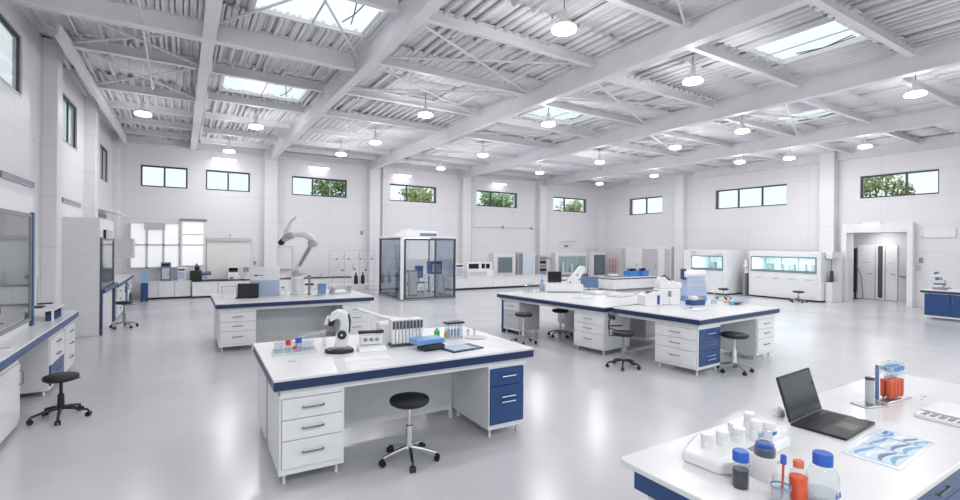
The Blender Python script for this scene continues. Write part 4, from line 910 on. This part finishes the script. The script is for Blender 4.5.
for k in (.5, 2.4, 4.3): MB().box(k-.03, k+.03, -.10, 0, -.05, .09).build('bracket', GR, t)
t = T('gas_taps', 'row of small grey gas taps on the far wall between rack and glass cabinet', 'gas taps', (17.15, YB, 1.35)); MB().box(0, .52, -.03, 0, .0, .06).build('rail', WM, t)
for k in range(3): MB().tube([(.08+.16*k, -.03, .03), (.08+.16*k, -.12, .03), (.08+.16*k, -.14, -.10)], .018, 8).build('tap', GR, t)
t = T('glass_cabinet', 'wide wall cabinet with greenish sliding glass in front of which the slanted boom rises', 'cabinet', (17.85, 20.55, .40), 0, 'glass-fronted cabinets at the far wall')
MB().box(-.15, 2.3, .05, .44, 0, 1.22).build('cabinet_body', W, t, .01); mb = MB(); rim(mb, .05, 2.15, .10, 1.05, .04, .03, .05); mb.box(.72, .76, .03, .05, .14, 1.01).box(1.42, 1.46, .03, .05, .14, 1.01).build('window_frame', LG, t); MB().box(.09, 2.11, .042, .05, .14, 1.01).build('pane', mat('green_grey_glass', (.30, .42, .43), .08), t)
rnd = random.Random(9)
for k in range(9): MB().box(.14+.22*k, .14+.22*k+rnd.uniform(.08, .16), .034, .046, .16, .16+rnd.uniform(.15, .6)).build('stored_pack', mat(['teal_pack', 'white_pack', 'sage_pack'][k % 3], [(.15, .26, .27), (.66, .70, .70), (.30, .36, .28)][k % 3], .5), t)
t = T('glass_door_unit', 'white unit with a dark framed glass door in the far corner', 'cabinet', (20.35, 20.3, 0)); MB().box(-.2, .95, 0, .26, 0, 1.68).build('unit_body', W, t, .01); mb = MB(); rim(mb, .02, .86, .36, 1.50, .05, -.03, 0); mb.build('door_frame', ST, t); MB().box(.07, .81, -.015, -.008, .41, 1.45).build('pane', MATS['dark_reflecting_glass'], t); MB().tube([(.1, -.03, .85), (.1, -.07, .85), (.1, -.07, 1.05), (.1, -.03, 1.05)], .01, 6).build('handle', CH, t)
t = T('wall_bracket', 'thin open rectangular bracket lamp on the far wall above the greenish cabinet', 'bracket', (18.35, YB, 2.25)); MB().tube([(0, -.05, -.2), (0, -.05, .05), (1.15, -.05, .05)], .022, 6).tube([(.1, -.05, -.14), (1.2, -.05, -.14)], .018, 6).build('bracket_bar', WM, t); MB().box(.35, .55, -.10, 0, -.30, -.18).build('sensor_head', GR, t)

# far island with blue crate
def faris(label, x0, x1, y, z1, dp, n_):
    o = T('island_counter', label, 'counter', (x0, y, 0), 0, 'far island counters'); L = x1-x0
    MB().box(0, L, -.02, dp, z1-.04, z1).build('counter_top', WT, o, .004); MB().box(.01, L-.01, -.008, dp-.01, z1-.09, z1-.04).build('edge_band', ST, o); MB().box(.05, L-.05, .04, dp-.04, 0, .10).build('plinth', GR, o)
    for k in range(n_): MB().box(L*k/n_+.006, L*(k+1)/n_-.006, 0, dp-.02, .10, z1-.09).build('counter_unit', W, o, .004)
    return o
faris('far white island counter with dark edge that carries the blue crates', 16.2, 19.2, 15.0, .62, .9, 3)
faris('shorter far counter with dark edge next to the blue crates counter', 13.9, 15.7, 15.7, .60, .8, 2)
for k, (x, s, lab) in enumerate(((17.55, .62, 'bright blue crate filled with black hoses on the far island counter'), (18.40, .42, 'smaller blue crate with black tubing, beside the bright blue one'))):
    t = T('plastic_crate', lab, 'crate', (x, 15.2, .62), 0, 'blue crates on the far counter')
    MB().box(0, s, 0, .4, 0, .02).box(0, s, 0, .02, .02, .26).box(0, s, .38, .4, .02, .26).box(0, .02, .02, .38, .02, .26).box(s-.02, s, .02, .38, .02, .26).build('crate_shell', mat('bright_blue_plastic', (.06, .22, .62), .4), t)
    MB().tube([(.08+(s-.16)*q/16, .2+.1*math.sin(q*1.9), .22+.13*abs(math.sin(q*1.3))) for q in range(17)], .035, 8).build('hose', BK, t)
t = T('parts_tray', 'dark flat tray of parts at the corner of the blue crates counter', 'tray', (16.35, 15.15, .62)); MB().box(0, .9, 0, .5, 0, .05).build('tray_body', GR, t, .01); MB().box(.1, .5, .1, .4, .05, .14).build('packet', W, t, .01)
# wardrobe wall
t = T('wall_locker_row', 'row of built-in lockers with grey doors on the side wall beyond the fume hoods', 'lockers', (21.25, 19.1, 0), -90)
MB().box(-.05, 3.3, .02, .34, 0, 2.02).build('locker_body', W, t, .01)
for a, b, m_ in ((.02, .35, LG), (.40, 1.22, WM), (1.50, 2.50, LG), (2.62, 2.92, W), (2.95, 3.25, LG)): MB().box(a, b, 0, .02, .12, 1.90).build('door', m_, t, .004)
for a in (.30, 1.15, 2.42): MB().tube([(a, 0, .9), (a, -.035, .9), (a, -.035, 1.1), (a, 0, 1.1)], .01, 6).build('handle', ST, t)
t = T('red_rack', 'slim red wire rack by the corner of the far wall', 'rack', (21.15, 19.55, 0)); mb = MB()
for a in (0, .2):
    for b in (0, .3): mb.tube([(a, b, 0), (a, b, 1.36)], .012, 6)
mb.build('upright', RED, t); MB().box(-.01, .21, -.01, .31, .55, .57).box(-.01, .21, -.01, .31, .85, .87).box(-.01, .21, -.01, .31, 1.15, 1.17).build('shelf_board', RED, t)

# ------------------------------------------------------------------ fume hoods on the side wall
def wall_hood(label, y1, wd, x0, dp, h, wa, wb, z0, z1, doors, nb=1):
    o = T('fume_hood', label, 'fume hood', (x0, y1, 0), -90, 'white fume hoods on the side wall'); t_ = .06
    MB().box(0, wa, 0, dp, .06, h).box(wb, wd, 0, dp, .06, h).box(wa, wb, 0, dp, .06, z0).box(wa, wb, 0, dp, z1, h).box(wa, wb, dp-.1, dp, z0, z1).build('hood_body', W, o, .015)
    MB().box(.04, wd-.04, .05, dp-.02, 0, .06).build('plinth', BK, o)
    MB().box(wa, wb, dp-.14, dp-.11, z0, z1).box(wa, wb, .10, dp-.14, z0, z0+.02).build('inner_lining', CYA, o)
    mb = MB(); rim(mb, wa, wb, z0, z1, .035, -.015, .02)
    for k in range(1, nb): q = wa+(wb-wa)*k/nb; mb.box(q-.012, q+.012, -.012, .015, z0+.035, z1-.035)
    mb.build('sash_frame', mat('sash_grey', (.20, .28, .30), .4), o); MB().box(wa+.03, wb-.03, -.002, .004, z0+.03, z1-.03).build('sash_pane', GC, o)
    MB().box(wa+.03, wb-.03, -.004, .002, z0+.035, z0+.10).build('sash_grip', mat('sash_grey', (.20, .28, .30), .4), o)
    for k in range(int((wb-wa)/.42)): MB().box(wa+.14+.42*k, wa+.36+.42*k, dp-.30, dp-.16, z0+.02, z0+.30).build('apparatus', PB if k % 2 else GR, o, .01)
    MB().box(wa+.1, wb-.1, .15, .25, z1-.03, z1-.01).build('hood_lamp', mat('hood_lamp_tube', (1, 1, 1), .4, emit=4.), o)
    ld = bpy.data.lights.new('hood_light', 'AREA'); ld.shape = 'RECTANGLE'; ld.size = (wb-wa)*.8; ld.size_y = .1; ld.energy = 14.*(wb-wa); ld.color = (.93, 1., 1.)
    lo = bpy.data.objects.new('hood_light', ld); col.objects.link(lo); lo.parent = o; lo.location = ((wa+wb)/2, .35, z1-.04)
    for a, b, c, d in doors:
        dd = MB().box(a, b, -.012, .0, c, d).build('door', W, o, .006); MB().tube([((a+b)/2-.12, -.012, d-.07), ((a+b)/2-.12, -.035, d-.07), ((a+b)/2+.12, -.035, d-.07), ((a+b)/2+.12, -.012, d-.07)], .009, 6).build('handle', GR, dd)
    return o
hA = wall_hood('square white fume hood with one teal glass sash, nearer the far corner', 13.70, 2.0, 19.35, 1.5, 1.90, .40, 1.86, 1.02, 1.64, [])
MB().box(1.55, 1.85, -.012, 0, 1.70, 1.73).build('label_strip', LG, hA); MB().tube([(.35, -.01, 1.76), (.42, -.01, 1.82), (.52, -.01, 1.78), (.62, -.01, 1.83)], .008, 6).tube([(.40, -.01, 1.745), (.75, -.01, 1.75)], .006, 6).build('hand_drawn_mark', GR, hA)
wall_hood('long white fume hood with a row of four teal panes and doors beneath', 11.10, 2.65, 20.0, 1.25, 1.86, .08, 2.50, 1.05, 1.66, [(.1, .72, .15, .88), (.75, 1.35, .15, .88), (1.38, 1.95, .15, .88), (1.98, 2.52, .15, .88)], 4)
o = T('hood_side_unit', 'white end unit with a black wedge on its shelf, joined to the long fume hood', 'cabinet', (20.3, 8.43, 0), -90)
MB().box(0, .22, .0, .85, 0, .75).box(0, .22, .5, .85, .75, 1.88).box(0, .22, 0, .5, 1.62, 1.88).build('unit_body', W, o, .01); MB().box(0, .22, -.01, .0, 1.58, 1.62).build('shelf_edge', GR, o)
one('wedge_tool', 'black A-shaped wedge standing on the shelf of the hood end unit', 'tool', MB().prism([(-.14, 0), (.14, 0), (.02, .42), (-.04, .42)], -.05, .05, 'y'), BK, (20.55, 8.32, .75), 15)
t = T('duct_unit', 'white bent duct unit standing in the gap between the two fume hoods', 'duct', (20.05, 11.22, 0)); MB().box(-.12, .5, 0, .10, 0, .95).build('duct_box', GR, t, .01); MB().tube([(.1, .05, .95), (.1, .05, 1.15), (.0, .05, 1.25), (-.08, .05, 1.2)], [.10, .10, .09, .08], 14).build('elbow', W, t); MB().box(.0, .3, 0, .1, 1.1, 1.5).build('filter_box', W, t, .02)
stool('low stool before the square fume hood', 17.95, 10.95, 0, .42, GR, pole=GR, r=.19)
stool('low stool before the long fume hood', 19.45, 8.95, 0, .42, GR, pole=GR, r=.19)

# ------------------------------------------------------------------ doorway and lobby behind it
XF = XR-.28
S(MB().box(XF, XR+.02, 8.17, 8.33, 0, 2.93).box(XF, XR+.02, 6.22, 6.38, 0, 2.93).box(XF, XR+.02, 6.38, 8.17, 2.60, 2.93).build('trim_1', W, None, .006))
S(MB().box(21.9, 23.6, 6.1, 9.2, 2.80, 2.9).build('ceiling_lobby', mat('lobby_grey', (.60, .60, .62), .5)))
S(MB().box(23.3, 23.45, 5.9, 9.3, 0, 2.85).build('wall_lobby', mat('lobby_grey', (.60, .60, .62), .5)))
S(MB().box(21.95, 23.3, 8.95, 9.1, 0, 2.85).box(21.95, 23.3, 5.95, 6.1, 0, 2.85).build('wall_lobby_sides', mat('lobby_grey', (.60, .60, .62), .5)))
def door(nm, y1, y0, glassy):
    o = S(bpy.data.objects.new(nm, None)); col.objects.link(o); o.location = (23.26, y1, .02); o.rotation_euler.z = R(-90); L = y1-y0
    if glassy:
        mb = MB(); rim(mb, 0, L, 0, 2.16, .06, -.02, .03); mb.build('door_frame', W, o); MB().box(.05, L-.05, 0, .01, .06, 2.1).build('pane', mat('dark_lobby_glass', (.10, .09, .085), .1), o)
    else:
        MB().box(.01, L-.01, -.02, .03, 0, 2.14).build('door_leaf', W, o, .006); MB().tube([(L-.08, -.02, 1.0), (L-.08, -.07, 1.0), (L-.20, -.07, 1.0)], .014, 8).build('door_handle', GR, o); MB().box(.1, L-.15, -.026, -.02, 1.42, 1.45).build('sign_strip', LG, o)
    return o
door('door_1', 8.50, 7.93, False); door('door_2', 7.90, 7.62, True); door('door_3', 7.60, 7.22, False)
t = T('closer_bar', 'black vertical push bar and leaning strut at the side of the lobby door', 'push bar', (22.95, 8.47, 0)); MB().box(-.03, .03, -.05, .05, .25, 2.02).build('bar', BK, t); MB().tube([(0, -.02, 1.35), (-.05, -.22, .9), (-.06, -.28, .05)], .02, 6).build('strut', GR, t); MB().lathe([(.09, 0), (.09, .03), (.03, .05), (.03, .26)], (0, 0, 0), 12).build('foot', BK, t)
t = T('lobby_fill_light', 'unseen square light added to brighten the door lobby', 'light', (22.6, 7.6, 2.73)); MB().box(-.3, .3, -.3, .3, 0, .07).build('housing', W, t, .006); MB().box(-.27, .27, -.27, .27, -.01, 0).build('diffuser', LAMP, t)  # added fixture, hidden above the opening, that brightens the lobby
ld = bpy.data.lights.new('lobby_fill', 'AREA'); ld.size = .5; ld.energy = 11.; lo = bpy.data.objects.new('lobby_fill', ld); col.objects.link(lo); lo.location = (22.6, 7.6, 2.70)
t = T('hand_rail', 'dark hand rail on the grey lobby wall past the doors', 'rail', (23.27, 7.15, .95)); MB().tube([(-.07, 0, .02), (-.07, -.95, -.02)], .025, 8).build('rail_bar', GR, t); MB().box(-.07, 0, -.12, -.08, -.02, .02).box(-.07, 0, -.82, -.78, -.03, .01).build('bracket', GR, t)
t = T('strip_light', 'small white strip light over the doorway', 'light', (XF, 7.36, 2.93)); MB().box(-.09, 0, -.28, .28, -.03, .09).build('housing', W, t, .008); MB().box(-.10, -.02, -.24, .24, -.055, -.03).build('diffuser', mat('strip_diffuser', (1, 1, 1), .4, emit=1.5), t)
for k, (y, zz, m_, lab) in enumerate(((6.10, 1.62, GR, 'grey switch plate on the wall beside the doorway, upper one'), (6.16, 1.36, LG, 'pale switch plate beside the doorway, lower one'))): one('wall_switch', lab, 'switch', MB().box(-.03, 0, -.05, .05, -.09, .09), m_, (XR, y-.02, zz), 0, 'switch plates beside the doorway', .004)
one('soap_dispenser', 'white dispenser hanging on the jamb of the doorway', 'dispenser', MB().lathe([(.05, 0), (.07, .04), (.07, .26), (.05, .30)], n=14), W, (21.9, 6.45, .95))
t = T('control_box', 'flat white service box outlined on the wall above the switch plates', 'box', (XR, 5.2, 2.4)); MB().box(-.05, 0, 0, .9, 0, .34).build('box_cover', W, t, .006); MB().box(-.06, -.05, .82, .86, .02, .06).build('latch', GR, t)

# strip lights high on the far wall, downpipes by the columns
for k, (x, lab) in enumerate(((1.30, 'white strip light high on the far wall above the second window from the corner'), (4.83, 'white strip light high on the far wall above the third window'), (8.6, 'white strip light high on the far wall above the fourth window'), (14.0, 'white strip light high on the far wall above the fifth window'))):
    t = T('strip_light', lab, 'light', (x, YB-.24, 5.20), 0, 'strip lights high on the far wall')
    MB().box(-.42, .42, -.07, .07, .02, .08).box(-.3, -.26, -.02, .24, .06, .09).box(.26, .3, -.02, .24, .06, .09).build('housing', W, t, .006); MB().box(-.40, .40, -.06, .06, -.02, .02).build('diffuser', LAMP, t)
for x in (7.72, 12.42): S(MB().tube([(x, YB-.08, 0.), (x, YB-.08, 5.5)], .05, 10).build('downpipe', WM))
S(MB().tube([(-2.18, 12.45, 0), (-2.18, 12.45, 5.4)], .045, 10).build('downpipe', WM))

# bench beside the doorway
t = T('lab_worktop', 'white worktop with dark edge beside the doorway, with a white microscope', 'worktop', (18.2, 3.0, 0), 0, 'lab worktops'); MB().box(0, 1.6, 0, 2.15, .815, .85).build('top_slab', WT, t, .004); MB().box(.01, 1.59, .01, 2.14, .755, .815).build('edge_band', BB, t)
cabinet('white framed cabinet with two blue doors under the doorway-side worktop', (18.28, 5.08, 0), -90, 1.15, .8, [1, 1], z1=.755, front=BL, doors=True, foot=.06, group='cabinets beside the doorway')
cabinet('white drawer cabinet next to the blue doors, under the doorway-side worktop', (18.28, 3.85, 0), -90, .75, .8, c3, z1=.755, foot=.06, group='cabinets beside the doorway')
t = T('microscope', 'white microscope with dark eyepiece on the worktop beside the doorway', 'microscope', (18.62, 4.78, .85), -60)
MB().lathe([(.20, 0), (.21, .03), (.19, .05)], n=20).build('foot', mat('brown_grey', (.30, .25, .24), .5), t); MB().prism([(.02, .05), (.16, .05), (.20, .25), (.14, .42), (-.06, .46), (-.20, .40), (-.20, .33), (-.04, .36), (.06, .30), (.08, .18)], -.07, .07, 'y').build('arm', RW, t, .02)
MB().tube([(-.12, 0, .50), (-.10, 0, .38), (-.10, 0, .26)], [.05, .06, .04], 12).build('eyepiece', SLATE, t); MB().box(-.16, .06, -.09, .09, .14, .17).build('stage', BK, t); k = MB(); k.tube([(.02, -.14, .30), (.02, .14, .30)], .035, 12); k.build('focus_knob', RW, t)
t = T('culture_dish', 'low dark dish at the near part of the doorway-side worktop', 'dish', (18.5, 4.1, .85)); MB().lathe([(.16, 0), (.18, .05), (.165, .05), (.15, .01), (.01, .01)], n=18).build('dish_body', GR, t)
t = T('flat_pack', 'small flat white pack lying before the white microscope', 'pack', (18.45, 4.45, .85), 20); MB().box(-.1, .1, -.14, .14, 0, .03).build('pack_body', PAP, t, .006)

# ------------------------------------------------------------------ things on the laptop bench
laptop('large open black laptop on the nearest worktop, beside the orange test tubes', (3.455, 1.385, z), 3, .47, .29, .275, 107)
def cup(label, x, y, r, h, blue):
    o = T('sample_jar', label, 'jar', (x, y, ZT), 0, 'white sample jars in the moulded tray')
    MB().lathe([(r*.96, 0), (r, .006), (r, h*.55), (r*.9, h*.6)], n=20).build('jar_body', WP, o); MB().lathe([(r*1.02, h*.62), (r*1.04, h*.95), (r*.9, h), (.01, h*1.0)], n=20).build('lid', W, o)
    if blue: MB().box(-.018, .018, -r*1.02, -r*.9, h*.25, h*.45).build('label_patch', CAPB, o)
    return o
t = T('sample_tray', 'moulded white tray full of white jars at the rounded bench corner', 'tray', (2.5, 1.45, z))
MB().prism([(-.31, .10), (-.30, -.09), (-.24, -.13), (.36, -.10), (.42, -.04), (.40, .13), (.12, .21), (-.10, .18)], 0, .06, 'z').build('tray_body', WP, t, .014)
MB().prism([(-.26, -.08), (-.14, -.11), (.02, -.08), (-.10, -.02)], .06, .063, 'z').build('instruction_plate', PAP, t); MB().box(-.02, .05, -.10, -.07, .06, .064).build('print', GR, t)
ZT = z+.06
for k, (x, y, r, h, bl, lab) in enumerate(((2.33, 1.50, .032, .072, 0, 'first white jar in the moulded tray, at the corner end'), (2.43, 1.48, .032, .074, 0, 'second white jar from the corner end of the moulded tray'), (2.54, 1.455, .032, .078, 0, 'third white jar from the corner end of the moulded tray'),
        (2.64, 1.42, .030, .11, 1, 'tallest white jar in the moulded tray, with a blue mark'), (2.75, 1.41, .034, .085, 1, 'white jar with blue mark at the laptop end of the moulded tray'), (2.62, 1.53, .030, .065, 0, 'small white jar in the rear of the moulded tray, half hidden'), (2.76, 1.52, .03, .10, 0, 'plain tall jar in the rear of the moulded tray'))): cup(lab, x, y, r, h, bl)
t = T('white_canister', 'white canister with dark window band and blue stripe, next to the dark specimen bottle', 'canister', (2.375, 1.235, z)); MB().lathe([(.050, 0), (.056, .01), (.058, .10), (.054, .11)], n=24).build('canister_body', WP, t); MB().lathe([(.044, .11), (.046, .115), (.046, .145), (.042, .15)], n=24).build('dark_band', mat('smoke_grey', (.10, .13, .17), .3), t); MB().lathe([(.040, .15), (.040, .165), (.034, .17)], n=24).build('blue_stripe', CAPB, t); MB().lathe([(.032, .17), (.032, .21), (.024, .22), (.01, .221)], n=20).build('cap', GP, t); MB().box(.0, .02, -.061, -.054, .09, .10).build('print', LG, t)
def bottle(name, label, x, y, r, h, neck, liq, lm, capm, capr, ch=.045, gm=G, band=None):
    o = T(name, label, 'bottle', (x, y, z), 0, 'bottles at the front of the laptop bench')
    MB().lathe([(r*.93, 0), (r, .008), (r, h*.66), (r*.85, h*.78), (neck, h*.88), (neck, h)], n=28).build('bottle_body', gm, o)
    if liq: MB().lathe([(r*.86, .006), (r*.93, .012), (r*.93, h*liq), (.01, h*liq)], n=24).build('liquid', lm, o)
    if capm: MB().lathe([(capr, h*.9), (capr, h*.9+ch), (capr*.92, h*.9+ch+.004), (.01, h*.9+ch+.004)], n=24).build('cap', capm, o)
    if band: MB().lathe([(r*1.01, h*.22), (r*1.01, h*.42)], n=28).build('label_band', band, o)
    return o
bottle('specimen_bottle', 'clear bottle of dark contents with a royal blue cap, before the white canister', 2.19, 1.245, .036, .135, .030, .62, DLQ, CAPB, .035, .042)
o = bottle('water_bottle', 'large clear bottle with blue cap at the front of the laptop bench', 2.352, .98, .060, .19, .034, .30, GP, CAPB, .038, .045)
b = MB(); 
for s_, dx in (('n', -.02), ('t', .01)): b.box(dx-.006, dx+.006, -.0615, -.0600, .05, .072)
b.box(-.028, .02, -.0615, -.06, .052, .057); b.build('lettering', CAPB, o)
bottle('indicator_bottle', 'small bottle half full of orange liquid between the clear ones', 2.285, 1.045, .037, .165, .018, .66, ORG, mat('salmon_cap', (.75, .16, .08), .4), .021, .024)
o = bottle('wash_bottle', 'clear squat bottle with pale blue ring and a dropper, next to the orange bottle', 2.20, 1.075, .038, .115, .033, .5, GP, None, 0, gm=G)
MB().lathe([(.0392, .07), (.0398, .07), (.0398, .078), (.0392, .078), (.0392, .07)], n=24, caps=False).build('blue_ring', LB, o); MB().tube([(.01, 0, .02), (.022, .0, .20)], .005, 8).build('dropper', mat('red_stem', (.62, .1, .08), .4), o); MB().lathe([(.012, 0), (.012, .035), (.008, .04)], (.02, 0, .165), 12).build('dropper_bulb', CAPB, o)
t = T('cylinder_stand', 'clear graduated cylinder on a grey plate beside the orange tubes', 'cylinder', (4.12, 1.43, z), -18)
MB().box(-.10, .10, -.06, .06, 0, .010).build('base_plate', AL, t, .003); MB().lathe([(.022, .01), (.026, .014), (.026, .185)], n=18).build('cylinder_body', mat('milky_glass', (.50, .53, .57), .15), t); MB().lathe([(.028, .180), (.028, .196), (.01, .197)], n=18).build('dark_cap', ST, t)
t = T('tube_rack', 'metal-footed rack of test tubes filled with orange liquid', 'rack', (4.43, 1.40, z), -6)
MB().box(-.18, .16, -.05, .05, 0, .012).build('base', AL, t, .003); MB().box(-.10, .13, -.004, .006, .17, .178).build('holder_bar', AL, t); MB().lathe([(.012, .012), (.012, .25), (.006, .26)], (-.145, .03, 0), 10).build('rod', SLATE, t)
for k, x in enumerate((-.085, -.035, .015, .065)):
    for r_, y in enumerate((-.02, .025)):
        q = MB().lathe([(.004, .013), (.018, .03), (.0205, .05), (.0205, .265), (.0225, .268), (.0225, .272)], (x+.015*r_, y, 0), 14).build('test_tube', G, t); MB().lathe([(.004, .016), (.0185, .035), (.0185, .15)], (x+.015*r_, y, 0), 14).build('liquid', ORG, q)
        MB().lathe([(.0215, .215), (.0215, .245)], (x+.015*r_, y, 0), 14).build('blue_collar', PB if k == 0 else LB, q)
t = T('spatula', 'small steel spatula lying at the foot of the orange tube rack', 'spatula', (4.68, 1.30, z), 10); MB().box(-.07, .03, -.006, .006, 0, .004).build('handle', AL, t); MB().lathe([(.018, 0), (.018, .004)], (.05, 0, 0), 12).build('blade', AL, t)
t = T('plastic_sleeve', 'clear plastic sleeve holding printed blue leaflets on the laptop bench', 'sleeve', (3.33, 1.065, z), 3)
MB().box(-.30, .30, -.125, .125, 0, .004).build('sleeve_sheet', mat('sleeve_white', (.70, .74, .80), .2), t)
for k, (x, w_) in enumerate(((-.165, .20), (.045, .20), (.215, .12))):
    q = MB().box(x-w_/2, x+w_/2, -.105, .105, .004+.001*k, .006+.001*k).build('leaflet', mat('leaflet_blue', (.56, .68, .80), .35), t)
    for j, m_ in enumerate((mat('print_teal', (.16, .40, .56), .4), SLATE, PAP, LB)):
        y0 = -.095+.05*j; hw = w_*.46; wav = [(x-hw+2*hw*i/8, y0+.016*math.sin(i*.42+k*.6+j*.5)) for i in range(9)]
        MB().prism(wav + [(u, v+.012+.014*math.sin(math.pi*i/8)) for i, (u, v) in reversed(list(enumerate(wav)))], .006+.001*k, .0064+.001*k, 'z').build('printed_wave', m_, q)
MB().box(.20, .27, .07, .09, .0075, .0085).build('logo', CAPB, t)
t = T('well_tray', 'white tray with dark wells under a sheet at the far end of the laptop bench', 'tray', (4.31, 1.05, z), -4)
MB().box(-.22, .24, -.12, .12, 0, .022).build('tray_body', WP, t, .005)
for k in range(5): MB().box(-.20, -.13, -.11+.044*k, -.11+.044*k+.024, .022, .026).build('well', GR, t)
MB().box(-.10, .24, -.12, .13, .026, .030).build('cover_sheet', PAP, t)
t = T('computer_mouse', 'white and black computer mouse behind the large laptop', 'mouse', (3.36, 1.66, z), 20)
b = MB(); b.M = Matrix.Diagonal((.058, .034, .034, 1)); b.lathe([(1.0, 0), (1.02, .25), (.85, .72), (.5, .95), (.02, 1.)], n=20); b.build('mouse_shell', WP, t); MB().box(.02, .045, -.004, .004, .024, .034).build('scroll_wheel', BK, t)

bpy.context.view_layer.update()
